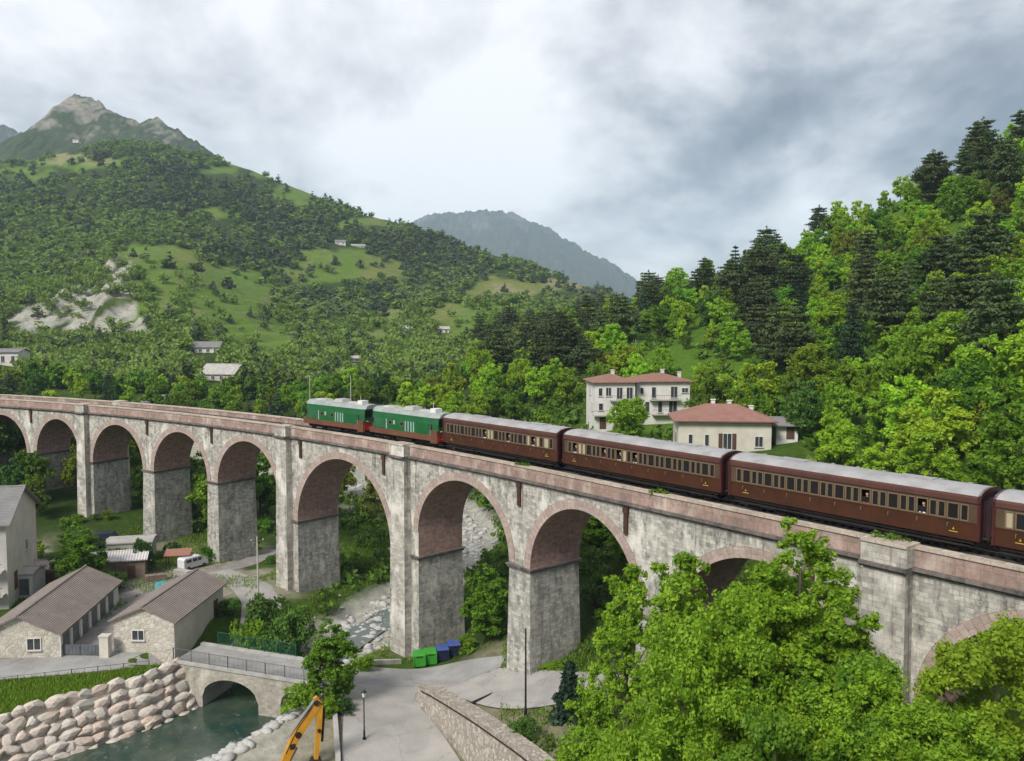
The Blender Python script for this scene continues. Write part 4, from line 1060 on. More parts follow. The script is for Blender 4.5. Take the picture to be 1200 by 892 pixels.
rwall = empty('retaining_wall', (WA.x, WA.y, -1), 0, 'rubble stone retaining wall between the lower and the upper road', 'retaining wall')
wd_ = (WB - WA).normalized(); wn_ = Vector((-wd_.y, wd_.x)); WLn = (WB - WA).length + 9
def wzl(t): return g1(WA.x + wd_.x * t - wn_.x * .9, WA.y + wd_.y * t - wn_.y * .9)
def wzt(t): return float(np.interp(t, [0, 2, 6, 12, 20, 30], [-.1, .45, 1.1, 2.0, 2.9, 3.4]))
mb = MB(); cp = MB(); n = 14
for k in range(n):
    ta, tb = WLn * k / n, WLn * (k + 1) / n
    def wp_(t, o, z): p = WA + wd_ * t + wn_ * o; return (p.x - WA.x, p.y - WA.y, z + 1)
    za, zb = wzl(ta) - .8, wzl(tb) - .8; ha, hb = wzt(ta), wzt(tb)
    for o in (-.25, .75):
        e_ = -.35 if o < 0 else 0
        mb.face([wp_(ta, o + e_, za), wp_(tb, o + e_, zb), wp_(tb, o, hb), wp_(ta, o, ha)], 0, [(ta, za), (tb, zb), (tb, hb), (ta, ha)])
    cp.hexa([wp_(ta, -.36, ha), wp_(tb, -.36, hb), wp_(tb, .84, hb), wp_(ta, .84, ha), wp_(ta, -.36, ha + .14), wp_(tb, -.36, hb + .14), wp_(tb, .84, hb + .14), wp_(ta, .84, ha + .14)])
mb.face([wp_(0, -.6, wzl(0) - .8), wp_(0, .75, wzl(0) - .8), wp_(0, .75, wzt(0)), wp_(0, -.25, wzt(0))], 0, [(0, -1), (1, -1), (1, 0), (0, 0)])
mb.build('wall_face', m_rwst, rwall, fix=False); cp.build('coping', m_rwst, rwall)
mb = MB()
for k in range(n):
    ta, tb = 1.2 + (WLn - 1.2) * k / n, 1.2 + (WLn - 1.2) * (k + 1) / n
    mb.tube(Vector(wp_(ta, -.45, wzt(ta) - .35)), Vector(wp_(tb, -.45, wzt(tb) - .35)), .06, .06, 6)
mb.build('pipe', m_under, rwall)
p = W(569, 817, .4); _z = g1(p.x, p.y)
mb = MB(); mb.box(-.12, .12, -1.7, 1.7, -.1, .02); dg = mb.build('drain_grate', m_under); dg.location = (p.x, p.y, _z + .20); dg.rotation_euler = (0, 0, -.75); tag(dg, 'dark drain grate set across the upper road near the pier', 'drain grate')
# low concrete walls by the river
def lowwall(name, label, P, h, w, mat):
    o = empty(name, (P[0][0], P[0][1], 0), 0, label, 'low wall'); mb = MB()
    for a, b_ in zip(P[:-1], P[1:]):
        d = (Vector(b_) - Vector(a)).normalized(); nn = Vector((-d.y, d.x)) * w / 2; za, zb = g1(*a), g1(*b_)
        C = []
        for (p, z) in ((a, za), (b_, zb)):
            for sg in (-1, 1): C.append((p[0] + sg * nn.x - P[0][0], p[1] + sg * nn.y - P[0][1], z))
        mb.hexa([(C[0][0], C[0][1], za - 1), (C[2][0], C[2][1], zb - 1), (C[3][0], C[3][1], zb - 1), (C[1][0], C[1][1], za - 1), (C[0][0], C[0][1], za + h), (C[2][0], C[2][1], zb + h), (C[3][0], C[3][1], zb + h), (C[1][0], C[1][1], za + h)])
    mb.build('wall_body', mat, o); return o
lowwall('river_kerb_wall', 'low pale concrete kerb wall beside the tall buttress and the bins', [(-17.2, 83.3), (-14.5, 84.6), (-11.6, 86.8)], .45, .35, m_conc)
lowwall('roadside_kerb', 'low concrete kerb wall running from the lamp post down the road', [(-16.3, 77.0), (-15.9, 74), (-15.0, 70.5), (-13.9, 66), (-12.6, 60)], .5, .4, m_conc)

# ------------------------------------------------------------------ buildings
m_gstone = mat_plain('garage_stone', (.50, .46, .38), (.36, .33, .27), 2.2, .9, 0, .7, 5)
m_rubble = mat_wallstone('rubble_stone')
m_render = mat_plain('cream_render', (.63, .60, .52), (.53, .50, .43), .6, .9, 0, .12, 6)
m_whitew = mat_plain('white_render', (.72, .70, .67), (.60, .58, .55), .5, .9, 0, .1, 6)
m_greyw = mat_plain('grey_render', (.52, .50, .47), (.42, .40, .37), .5, .9, 0, .1, 6)
def mat_tiles(name, ca, cb, sx=.30, along='X', moss=(.12, .11, .08)):
    m, nt, b = newmat(name); v = coords(nt)
    wv = nd(nt, 'ShaderNodeTexWave', {'Vector': v, 'Scale': 1.0 / sx * .5, 'Distortion': .4, 'Detail': 2., 'Detail Scale': 2.}, wave_type='BANDS', bands_direction=along)
    f = noise(nt, v, .8, 6, .6); f2 = noise(nt, v, 5., 4, .6)
    c = mixc(nt, rampf(nt, f, .3, .7), ca, cb); c = mixc(nt, rampf(nt, f2, .55, .75), c, moss)
    c = mixc(nt, rampf(nt, wv.outputs['Fac'], .0, .35), mixc(nt, 1., c, (.62, .6, .6), 'MULTIPLY'), c)
    nt.links.new(c, b.inputs['Base Color']); setp(b, .85, 0, .2); bumpit(nt, b, wv.outputs['Fac'], .7, .08); return m
m_tile_brown = mat_tiles('brown_tiles', (.22, .185, .165), (.30, .255, .23), .30, 'Y', (.17, .15, .125))
m_tile_red = mat_tiles('red_tiles', (.27, .14, .11), (.34, .185, .15), .34, 'Y', (.22, .135, .11))
m_tile_grey = mat_tiles('slate_tiles', (.20, .195, .20), (.26, .25, .25), .4, 'Y', (.16, .15, .14))
m_door = mat_plain('door_slate', (.15, .165, .185), (.105, .115, .13), 1.5, .5, .2, .05)
m_wood = mat_plain('brown_wood', (.12, .065, .04), (.08, .045, .03), 2, .7, 0, .1)
m_hglass = mat_glass('house_glass', (.03, .033, .038), .12)
m_wframe = mat_plain('white_frame', (.7, .69, .66), (.6, .59, .56), 2, .6, 0, 0)
m_shut = mat_plain('shutter', (.10, .055, .04), (.07, .04, .03), 3, .7, 0, .1)
m_brick = mat_plain('brick_trim', (.36, .18, .12), (.28, .14, .10), 4, .9, 0, .2)

def house(name, label, cx, cy, rz, L, D, H, rise, roof, wm, rm, over=.5, cat='house', wins=(), ridge='x', z=None, group=None, chim=(), front_m=None):
    """box house centred on cx, cy; L along local x, D along local y; wins: (side, u, z, w, h, style)"""
    z = g1(cx, cy) if z is None else z
    t = empty(name, (cx, cy, z), rz, label, cat, group)
    hl, hd = L / 2, D / 2
    sides = {'S': ((-hl, -hd), (hl, -hd)), 'E': ((hl, -hd), (hl, hd)), 'N': ((hl, hd), (-hl, hd)), 'W': ((-hl, hd), (-hl, -hd))}
    for key, (a, b_) in sides.items():
        gab = roof == 'gable' and ((ridge == 'x' and key in 'EW') or (ridge == 'y' and key in 'SN'))
        mb = MB(); P = [(a[0], a[1], -1.5), (b_[0], b_[1], -1.5), (b_[0], b_[1], H)]
        if gab: P.append(((a[0] + b_[0]) / 2, (a[1] + b_[1]) / 2, H + rise))
        P.append((a[0], a[1], H)); mb.face(P)
        w = mb.build('wall', (front_m or {}).get(key, wm), t, fix=False)
    e = over; th = .16
    mb = MB()
    if roof == 'gable':
        k = rise / (hd if ridge == 'x' else hl)
        if ridge == 'x': sl = [((-hl - e, -hd - e, H - k * e), (hl + e, -hd - e, H - k * e), (hl + e, 0, H + rise), (-hl - e, 0, H + rise)), ((hl + e, hd + e, H - k * e), (-hl - e, hd + e, H - k * e), (-hl - e, 0, H + rise), (hl + e, 0, H + rise))]
        else: sl = [((hl + e, -hd - e, H - k * e), (hl + e, hd + e, H - k * e), (0, hd + e, H + rise), (0, -hd - e, H + rise)), ((-hl - e, hd + e, H - k * e), (-hl - e, -hd - e, H - k * e), (0, -hd - e, H + rise), (0, hd + e, H + rise))]
        for q in sl:
            lo = [Vector(p) + Vector((0, 0, .02)) for p in q]; hi = [p + Vector((0, 0, th)) for p in lo]
            mb = MB(); mb.hexa(lo + hi); r_ = mb.build('roof', rm, t)
            mb = MB(); mb.tube(hi[2], hi[3], .13, .13, 6)
        mb.build('ridge', rm, t)
    else:
        rl = max(hl - hd, 0) if ridge == 'x' else 0; rw_ = max(hd - hl, 0) if ridge == 'y' else 0
        A = [(-hl - e, -hd - e, H), (hl + e, -hd - e, H), (hl + e, hd + e, H), (-hl - e, hd + e, H)]
        R0, R1 = ((-rl, -rw_, H + rise), (rl, rw_, H + rise))
        U = [tuple(Vector(p) + Vector((0, 0, th))) for p in A]
        for p, q in zip(range(4), (1, 2, 3, 0)): mb.face([A[p], A[q], U[q], U[p]])
        mb.face(A[::-1])
        if ridge == 'x': mb.face([U[0], U[1], R1, R0]); mb.face([U[1], U[2], R1]); mb.face([U[2], U[3], R0, R1]); mb.face([U[3], U[0], R0])
        else: mb.face([U[0], U[1], R0]); mb.face([U[1], U[2], R1, R0]); mb.face([U[2], U[3], R1]); mb.face([U[3], U[0], R0, R1])
        r_ = mb.build('roof', rm, t)
    for (x, y, h) in chim:
        mb = MB(); mb.box(x - .3, x + .3, y - .3, y + .3, H + .2, H + rise + h); mb.box(x - .4, x + .4, y - .4, y + .4, H + rise + h, H + rise + h + .12); mb.build('chimney', m_whitew, r_)
    ang = {'S': 0, 'E': math.pi / 2, 'N': math.pi, 'W': -math.pi / 2}
    for side, u, zz, w, h, st in wins:
        a, b_ = sides[side]; base = Vector(((a[0] + b_[0]) / 2, (a[1] + b_[1]) / 2, 0)); M = Matrix.Translation(base) @ Matrix.Rotation(ang[side], 4, 'Z')
        mb = MB()
        if st in ('door', 'garage'):
            mb.box(u - w / 2, u + w / 2, -.05, .02, zz, zz + h, 0, M); d_ = mb.build('door', m_door if st == 'garage' else m_wood, t)
            if st == 'garage':
                for k in range(3): mb = MB(); mb.box(u - w / 2 + .05, u + w / 2 - .05, -.07, -.05, zz + .1 + k * h / 3, zz + h / 3 * (k + 1) - .06, 0, M); mb.build('door_panel', m_door, d_)
            else: mb = MB(); mb.box(u + w / 2 - .2, u + w / 2 - .1, -.1, -.05, zz + 1, zz + 1.05, 0, M); mb.build('handle', m_steel, d_)
            continue
        if st == 'balcony':
            mb.box(u - w / 2, u + w / 2, -1.2, .02, zz - .18, zz, 0, M); bl = mb.build('balcony', m_greyw, t)
            mb = MB(); mb.box(u - w / 2, u + w / 2, -1.18, -1.12, zz + .85, zz + .92, 0, M)
            for k in range(int(w / .35) + 1): x = u - w / 2 + k * .35; mb.box(x - .015, x + .015, -1.165, -1.135, zz, zz + .85, 0, M)
            mb.build('balcony_railing', m_steel, bl); continue
        if st == 'post':
            mb.box(u - w / 2, u + w / 2, -.09, .02, zz, zz + h, 0, M); mb.build('post', m_whitew, t); continue
        f = .09
        for q in ((u - w / 2 - f, u - w / 2, zz - f, zz + h + f), (u + w / 2, u + w / 2 + f, zz - f, zz + h + f), (u - w / 2, u + w / 2, zz - f, zz), (u - w / 2, u + w / 2, zz + h, zz + h + f)):
            mb.box(q[0], q[1], -.08, .02, q[2], q[3], 0, M)
        if w > .8: mb.box(u - .03, u + .03, -.06, .02, zz, zz + h, 0, M)
        wd = mb.build('window', m_brick if st == 'brick' else m_wframe, t)
        mb = MB(); mb.box(u - w / 2, u + w / 2, -.02, .02, zz, zz + h, 0, M); mb.build('pane', m_hglass, wd)
        mb = MB(); mb.box(u - w / 2 - .15, u + w / 2 + .15, -.18, .02, zz - f - .07, zz - f - .01, 0, M); mb.build('sill', m_conc, wd)
        if st == 'shut':
            for sx in (-1, 1): mb = MB(); x = u + sx * (w / 2 + f + w / 4); mb.box(x - w / 4, x + w / 4, -.1, .02, zz - .03, zz + h + .03, 0, M); mb.build('shutter', m_shut, wd)
    return t
def frame_from(p0, p1, depth_side):
    """house whose right-hand long wall runs p0 -> p1 on the ground; depth to the left"""
    d = (p1 - p0); L = d.length; d.normalize(); n = Vector((-d.y, d.x)); c = (p0 + p1) / 2 + n * depth_side / 2
    return c.x, c.y, math.atan2(d.y, d.x), L
# left garage row: long wall with doors, gable towards the road
p0, p1 = W(70.6, 770, .2).xy, W(139, 706, .2).xy
cx, cy, rz, L = frame_from(p0, p1, 7.4)
gd = [('S', -L / 2 + 1.4 + k * (L - 1.6) / 6.0, 0.05, 1.75, 2.15, 'garage') for k in range(6)] + [('S', -L / 2 + .25 + k * (L - 1.6) / 6.0, 0, .5, 2.5, 'post') for k in range(7)]
house('garage_row', 'long stone garage row with slate doors and brown tiled roof, lit window towards the road'.replace('lit ', ''), cx, cy, rz, L, 7.4, 2.55, 1.75, 'gable', m_whitew, m_tile_brown, .45, 'garage', gd + [('W', 1.3, .9, 1.2, 1.1, 'plain')], 'x', .15, None, (), {'W': m_rubble})
# stone workshop beside it
p0, p1 = W(204.8, 765, .2).xy, W(262, 716, .2).xy
cx, cy, rz, L = frame_from(p0, p1, 6.2)
house('stone_workshop', 'stone workshop with one small window in its gable and a brown tiled roof', cx, cy, rz, L, 6.2, 3.3, 1.3, 'gable', m_render, m_tile_brown, .4, 'workshop', [('W', -.6, 1.3, 1.15, .95, 'plain'), ('S', L / 2 - 2.2, 0, 1.1, 2.1, 'door')], 'x', .15, None, (), {'W': m_rubble, 'S': m_render})
# gate between them
ga, gb = W(72.5, 768, .2), W(118, 768.5, .2)
gate = empty('yard_gate', ga, math.atan2((gb - ga).y, (gb - ga).x), 'dark steel double gate between the garage row and the workshop', 'gate'); gl_ = (gb - ga).length
for k in range(2):
    x0, x1 = gl_ * k / 2 + .05, gl_ * (k + 1) / 2 - .05; mb = MB(); mb.box(x0, x1, -.04, .04, .1, 1.1); lf = mb.build('gate_leaf', m_door, gate)
    for q in range(5): x = x0 + (x1 - x0) * (q + .5) / 5; mb = MB(); mb.box(x - .12, x + .12, -.07, -.04, .18, 1.02); mb.build('gate_board', m_door, lf)
for x in (-.5, gl_ + .5):
    mb = MB(); mb.box(x - .45, x + .45, -.35, .35, -.5, 2.0); mb.box(x - .52, x + .52, -.42, .42, 2.0, 2.12); mb.build('gate_pillar', m_render, gate)
# tall house at the left edge and its outbuildings
ha, hb = Vector((-58.6, 97.4)), Vector((-61.6, 109))
d = (hb - ha).normalized(); nrm = Vector((-d.y, d.x)); c = (ha + hb) / 2 + nrm * 8
tw = [('S', 6.2 - 2.6 * k, zz, .9, 1.35, 'shut') for k in range(4) for zz in (7.9,)] + [('S', 6.3, 4.6, 1.0, 1.9, 'plain'), ('S', 3.4, 4.6, 1.0, 1.9, 'plain'), ('S', 5.0, 4.4, 5.5, 1, 'balcony'), ('S', 5.0, 1.6, 5.5, 1, 'balcony'), ('S', 6.2, 1.8, 1.0, 2.0, 'door'), ('E', 1.5, 4.8, .9, 1.3, 'plain'), ('E', -3, 1.2, 1.2, 2.2, 'door')]
house('tall_house', 'tall cream house with grey roof and balconies at the viaduct end of the village', c.x, c.y, math.atan2(d.y, d.x) - math.pi / 2, 16, 11.9, 9.8, 3.1, 'gable', m_greyw, m_tile_grey, .6, 'house', tw, 'x', .2, None, ((-2, 1.5, .6),), {'E': m_render})
p = W(22, 697, .2); house('lean_to_garage', 'small white lean-to with a grey door beside the tall house', p.x, p.y + 1.5, .1, 3.2, 3.5, 2.5, .4, 'gable', m_whitew, m_conc, .2, 'shed', [('S', .4, 0, 1.6, 2.0, 'garage')], 'x', .2)
m_tin = mat_tiles('rusty_tin', (.55, .52, .50), (.42, .30, .26), .55, 'X', (.30, .12, .08)); m_tin2 = mat_tiles('white_tin', (.68, .66, .66), (.55, .53, .53), .55, 'X', (.42, .22, .18))
m_plank = mat_plain('weathered_boards', (.26, .20, .15), (.17, .13, .10), 1.5, .9, 0, .3, 6)
def shed(label, px, py, Y, L, D, H, rz, wm, rm):
    p = WY(px, py, Y); return house('shed', label, p.x, Y, rz, L, D, H, .5, 'gable', wm, rm, .35, 'shed', [('S', L / 4, 0, .9, 1.9, 'door')], 'x')
shed('shed with a streaked rusty tin roof next to the tall house', 48, 650, 108, 7.5, 4.5, 2.4, .15, m_plank, m_tin)
shed('shed with a white tin roof and a red rust patch near the piers', 141, 655, 111, 6.5, 5, 2.6, .3, m_plank, m_tin2)
mp_ = WY(146, 640, 116); house('block_store', 'plain pale concrete store against the viaduct pier, flat grey roof', mp_.x, 118, .25, 6, 4, 2.9, .15, 'gable', m_greyw, m_conc, .15, 'store', [('S', 0, 0, 1.6, 2.0, 'garage')], 'x')
# teal tarpaulin over a woodpile
m_tarp = mat_plain('teal_tarp', (.07, .33, .33), (.05, .24, .25), 1.5, .45, 0, .3, 4)
def tarp_pile(label, X, Y, L, D, H, rz, seed):
    t = empty('covered_woodpile', (X, Y, g1(X, Y)), rz, label, 'woodpile'); r = random.Random(seed)
    n, m_ = 10, 7; mb = MB(); G = [[(-L / 2 + L * i / n, -D / 2 + D * j / m_, H * (1 - .35 * abs(2 * j / m_ - 1) ** 2.2) * (.92 + .16 * r.random()) * (0.25 if j in (0, m_) else 1)) for j in range(m_ + 1)] for i in range(n + 1)]
    for i in range(n):
        for j in range(m_): mb.face([G[i][j], G[i + 1][j], G[i + 1][j + 1], G[i][j + 1]])
    mb.build('tarpaulin', m_tarp, t, True)
    for k in range(6): mb = MB(); z_ = .15 + .25 * (k % 3); mb.tube((-L / 2 - .15, -.5 + .35 * (k // 2), z_), (L / 2 + .15, -.5 + .35 * (k // 2), z_), .12, .12, 7); mb.build('log', m_wood, t)
    return t
p = WY(141, 638, 112.5); tarp_pile('woodpile under a teal tarpaulin behind the white-roofed shed', p.x, 114.2, 4.2, 2.2, 1.9, .25, 3)
p = WY(195, 655, 104); tarp_pile('low woodpile under a teal tarpaulin in the yard behind the workshop', p.x, 104, 2.6, 1.6, 1.0, .1, 4)

# open shelter with a rusty roof by the pier
p = WY(202, 655, 113); t = empty('open_shelter', (p.x, 115, g1(p.x, 115)), .2, 'open timber shelter with a rusty sheet roof at a pier foot', 'shelter')
for x in (-1.4, 1.4):
    for y in (-.9, .9): mb = MB(); mb.box(x - .07, x + .07, y - .07, y + .07, 0, 2.0 + .15 * y); mb.build('post', m_wood, t)
mb = MB(); mb.hexa([(-1.7, -1.2, 1.82), (1.7, -1.2, 1.82), (1.7, 1.2, 2.18), (-1.7, 1.2, 2.18), (-1.7, -1.2, 1.9), (1.7, -1.2, 1.9), (1.7, 1.2, 2.26), (-1.7, 1.2, 2.26)]); mb.build('roof', m_brick, t)
# stacked boards and pallets in the yard
for k, (px, Y, lb) in enumerate(((182, 108, 'stack of weathered boards in the yard behind the workshop'), (214, 110, 'stack of pale boards beside the white van'))):
    p = WY(px, 655, Y); t = empty('board_stack', (p.x, Y, g1(p.x, Y)), .4 - .9 * k, lb, 'board stack')
    for q in range(7): mb = MB(); mb.box(-1.3 + .06 * (q % 3), 1.3 - .05 * (q % 2), -.5, .5, q * .13, q * .13 + .09); mb.build('board', m_plank if k == 0 else m_conc, t)
# parked white camper van behind the workshop
m_vwhite = mat_plain('van_white', (.72, .72, .74), (.66, .66, .68), 1, .3, 0, 0, 10, .5); m_tyre = mat_plain('tyre', (.02, .02, .02), (.015, .015, .015), 4, .9)
def van(label, X, Y, rz, mat):
    t = empty('parked_van', (X, Y, g1(X, Y)), rz, label, 'van')
    o = [(-2.3, .35), (-2.35, 1.9), (-2.1, 2.15), (.9, 2.15), (1.5, 1.45), (2.3, 1.15), (2.4, .4)]
    mb = MB(); mb.prism([(x, -.9, z) for x, z in o], (0, 1.8, 0)); bd_ = mb.build('body', mat, t)
    mb = MB(); mb.hexa([(1.02, -.8, 2.03), (1.5, -.8, 1.5), (1.5, .8, 1.5), (1.02, .8, 2.03), (1.06, -.8, 2.06), (1.54, -.8, 1.53), (1.54, .8, 1.53), (1.06, .8, 2.06)]); mb.build('windscreen', m_hglass, t)
    for sy in (-1, 1):
        for x0, x1 in ((-1.9, -.9), (-.7, .2), (.35, 1.0)): mb = MB(); mb.box(x0, x1, *sorted((sy * .9, sy * .915)), 1.35, 1.9); mb.build('side_window', m_hglass, t)
        for x in (-1.5, 1.5):
            mb = MB(); mb.tube((x, sy * .72, .34), (x, sy * .93, .34), .34, .34, 16); wh = mb.build('wheel', m_tyre, t); mb = MB(); mb.tube((x, sy * .93, .34), (x, sy * .945, .34), .19, .19, 12); mb.build('rim', m_steel, wh)
        mb = MB(); mb.box(2.32, 2.38, *sorted((sy * .55, sy * .82)), .75, .95); mb.build('headlight', m_lamp, t)
    mb = MB(); mb.box(2.3, 2.45, -.85, .85, .35, .55); mb.build('bumper', m_under, t)
    return t
p = W(229, 662, 0); _v = van('white van parked between the workshop and the viaduct pier', p.x - .1, p.y - .6, 1.0, m_vwhite); _v.scale = (.82, .82, .78)
p = WY(121, 632, 121); van('dark blue van parked by the far viaduct pier', p.x - 1, 124, .4, mat_plain('van_blue', (.03, .035, .07), (.025, .03, .06), 1, .3, 0, 0, 10, .5))

# recycling containers by the buttress
m_bgreen = mat_plain('bin_green', (.05, .33, .03), (.04, .26, .025), 1, .5, 0, .03); m_bnavy = mat_plain('bin_navy', (.018, .025, .06), (.012, .018, .045), 1, .5, 0, .03); m_bblue = mat_plain('bin_lid_blue', (.06, .10, .33), (.05, .08, .26), 1, .5, 0, .03)
m_byel = mat_plain('bin_yellow', (.55, .42, .03), (.45, .34, .03), 1, .5, 0, .03)
def bin_(label, X, Y, rz, bm_, lm):
    t = empty('recycling_bin', (X, Y, g1(X, Y) + .08), rz, label, 'recycling bin', 'recycling bins by the viaduct buttress'); t.scale = (.86, .86, .86)
    mb = MB(); mb.hexa([(-.62, -.5, .12), (.62, -.5, .12), (.62, .5, .12), (-.62, .5, .12), (-.72, -.6, 1.45), (.72, -.6, 1.45), (.72, .6, 1.45), (-.72, .6, 1.45)]); mb.build('body', bm_, t)
    mb = MB(); mb.hexa([(-.75, -.63, 1.45), (.75, -.63, 1.45), (.75, .63, 1.45), (-.75, .63, 1.45), (-.7, -.5, 1.62), (.7, -.5, 1.62), (.7, .62, 1.78), (-.7, .62, 1.78)]); mb.build('lid', lm, t)
    for x in (-.5, .5):
        for y in (-.4, .4): mb = MB(); mb.tube((x - .04, y, .08), (x + .04, y, .08), .08, .08, 10); mb.build('wheel', m_tyre, t)
    mb = MB(); mb.box(-.4, .4, -.66, -.6, 1.3, 1.36); mb.build('handle', m_under, t)
    for x in (-.68, .68): mb = MB(); mb.box(x - .05, x + .05, -.64, -.56, .2, 1.4); mb.build('corner_post', bm_, t)
    return t
for k, (px, bm_, lm, lb) in enumerate(((491, m_bgreen, m_bgreen, 'bright green recycling bin at the end of the row, by the tall buttress'), (504, m_bgreen, m_bgreen, 'bright green recycling bin next to a navy bin'), (518.5, m_bnavy, m_bblue, 'navy recycling bin with blue lid next to a green bin'), (532, m_bnavy, m_bblue, 'navy recycling bin with blue lid at the end of the row, by the leafy tree'))):
    p = W(px, 774 - k * 2.4, -1.6); bin_(lb, p.x, p.y, .22 + .03 * (k % 2), bm_, lm)

# lamps and poles
m_black = mat_plain('black_iron', (.03, .032, .035), (.02, .022, .024), 2, .5, .4, .02)
p = W(427, 870, -1.75)
t = empty('street_lamp', (p.x, p.y, g1(p.x, p.y) + .1), 0, 'black street lamp with a lantern head beside the lower road', 'street lamp')
mb = MB(); mb.tube((0, 0, -.2), (0, 0, .8), .1, .08, 8); mb.tube((0, 0, .8), (0, 0, 3.6), .055, .045, 8); mb.tube((0, 0, -.2), (0, 0, .12), .2, .16, 8); mb.build('post', m_black, t)
mb = MB(); mb.tube((0, 0, 3.6), (0, 0, 4.0), .12, .22, 6); mb.build('lantern', m_lamp, t); mb = MB(); mb.tube((0, 0, 4.0), (0, 0, 4.2), .27, .05, 6); mb.build('lantern_cap', m_black, t)
p = W(616, 842, 1.2)
t = empty('tall_lamp_pole', (p.x, p.y, g1(p.x, p.y) + .1), 0, 'tall thin dark pole beside the upper road in front of the pier', 'pole')
mb = MB(); mb.tube((0, 0, -.3), (0, 0, 7.2), .09, .06, 8); mb.build('post', m_black, t); mb = MB(); mb.tube((0, 0, -.2), (0, 0, .5), .14, .13, 8); mb.build('base_sleeve', m_black, t)
m_pole = mat_plain('concrete_pole', (.50, .47, .42), (.40, .38, .34), 1.5, .9)
def upole(label, X, Y, h, cat='utility pole'):
    t = empty('utility_pole', (X, Y, g1(X, Y)), .3, label, cat)
    mb = MB(); mb.tube((0, 0, -.5), (0, 0, h), .13, .075, 8); mb.build('post', m_pole, t)
    mb = MB(); mb.box(-.75, .75, -.05, .05, h - .5, h - .4); mb.build('crossarm', m_steel, t)
    for x in (-.65, 0, .65): mb = MB(); mb.tube((x, 0, h - .4), (x, 0, h - .22), .05, .04, 6); mb.build('insulator', m_white, t)
    mb = MB(); mb.box(-.22, .22, -.32, -.14, 1.2, 1.9); mb.build('meter_box', m_white, t)
p = W(303, 718, .0); upole('pale utility pole on the driveway beside the big buttress', p.x, p.y, 10.0)
for px, py, Y, lb in ((363, 452, 205, 'pale utility pole among trees behind the leading locomotive'), (411, 455, 205, 'pale utility pole among trees behind the second locomotive'), (745, 412, 235, 'lone pale utility pole on the green slope above the white villa')):
    p = WY(px, py, Y); t_ = upole(lb, p.x, Y, CZ + Y * (-.06 if px < 500 else -.018) - g1(p.x, Y))

# excavator standing in the river bed, arm raised
m_exy = mat_plain('excavator_yellow', (.62, .30, .025), (.48, .22, .02), 1.2, .45, 0, .05); m_chrome = mat_plain('piston_steel', (.5, .5, .5), (.4, .4, .4), 2, .25, .9, 0)
ex, ey = -19.0, 63.4; ez = -4.0
exc = empty('excavator', (ex, ey, ez), math.atan2(1.6, 4.0), 'yellow excavator in the stony river bed with its arm folded upwards', 'excavator')
def beam(pts, wid, name, mat, parent):
    mb = MB(); P = [Vector((x, 0, z)) for x, z, h in pts]; H_ = [h for _, _, h in pts]
    for k in range(len(P) - 1):
        d = (P[k + 1] - P[k]).normalized(); n = Vector((-d.z, 0, d.x)); y = Vector((0, wid / 2, 0))
        mb.hexa([P[k] - y - n * H_[k] / 2, P[k + 1] - y - n * H_[k + 1] / 2, P[k + 1] + y - n * H_[k + 1] / 2, P[k] + y - n * H_[k] / 2, P[k] - y + n * H_[k] / 2, P[k + 1] - y + n * H_[k + 1] / 2, P[k + 1] + y + n * H_[k + 1] / 2, P[k] + y + n * H_[k] / 2])
    return mb.build(name, mat, parent)
mb = MB(); mb.box(-1.9, 1.2, -1.25, 1.25, 1.0, 2.0); mb.build('body', m_exy, exc)
mb = MB(); mb.box(-2.4, -1.5, -1.2, 1.2, 1.0, 1.9); mb.build('counterweight', m_under, exc)
mb = MB(); mb.hexa([(-.5, .35, 2.0), (1.1, .35, 2.0), (1.1, 1.22, 2.0), (-.5, 1.22, 2.0), (-.4, .4, 2.85), (.7, .4, 2.85), (.7, 1.18, 2.85), (-.4, 1.18, 2.85)]); cb = mb.build('cab', m_exy, exc)
mb = MB(); mb.hexa([(1.11, .42, 2.05), (1.14, .42, 2.05), (1.14, 1.15, 2.05), (1.11, 1.15, 2.05), (.72, .45, 2.8), (.75, .45, 2.8), (.75, 1.13, 2.8), (.72, 1.13, 2.8)]); mb.build('windscreen', m_hglass, cb)
for sy in (-1, 1):
    o = [(-2.0, .1), (-2.2, .4), (-2.0, .75), (2.0, .75), (2.2, .4), (2.0, .1)]
    mb = MB(); mb.prism([(x, sy * 1.05 - .27, z - .1) for x, z in o], (0, .54, 0)); mb.build('crawler_track', m_under, exc)
boom = beam([(.9, 1.9, .5), (2.3, 4.9, .64), (3.0, 5.9, .64), (4.2, 7.4, .42)], .42, 'boom', m_exy, exc)
mb = MB(); mb.tube((2.5, 0, 6.0), (4.0, 0, 7.9), .12, .12, 8); mb.tube((1.9, 0, 5.2), (2.6, 0, 6.1), .08, .08, 8); mb.build('arm_cylinder', m_chrome, boom)
mb = MB(); mb.tube((1.2, .3, 1.7), (2.5, .3, 4.0), .1, .1, 8); mb.build('boom_cylinder', m_chrome, boom)
stick = beam([(3.9, 7.95, .3), (4.2, 7.3, .55), (4.15, 5.4, .42), (3.9, 3.0, .3)], .36, 'stick', m_exy, exc)
mb = MB(); mb.tube((4.6, 0, 7.0), (4.4, 0, 4.3), .1, .1, 8); mb.build('bucket_cylinder', m_under, stick)
for (x, z, r_) in ((3.95, 7.55, .2), (2.55, 5.25, .24), (4.15, 5.3, .14)):
    mb = MB(); mb.tube((x, -.33, z), (x, .33, z), r_, r_, 12); mb.build('pivot_pin', m_under, exc)
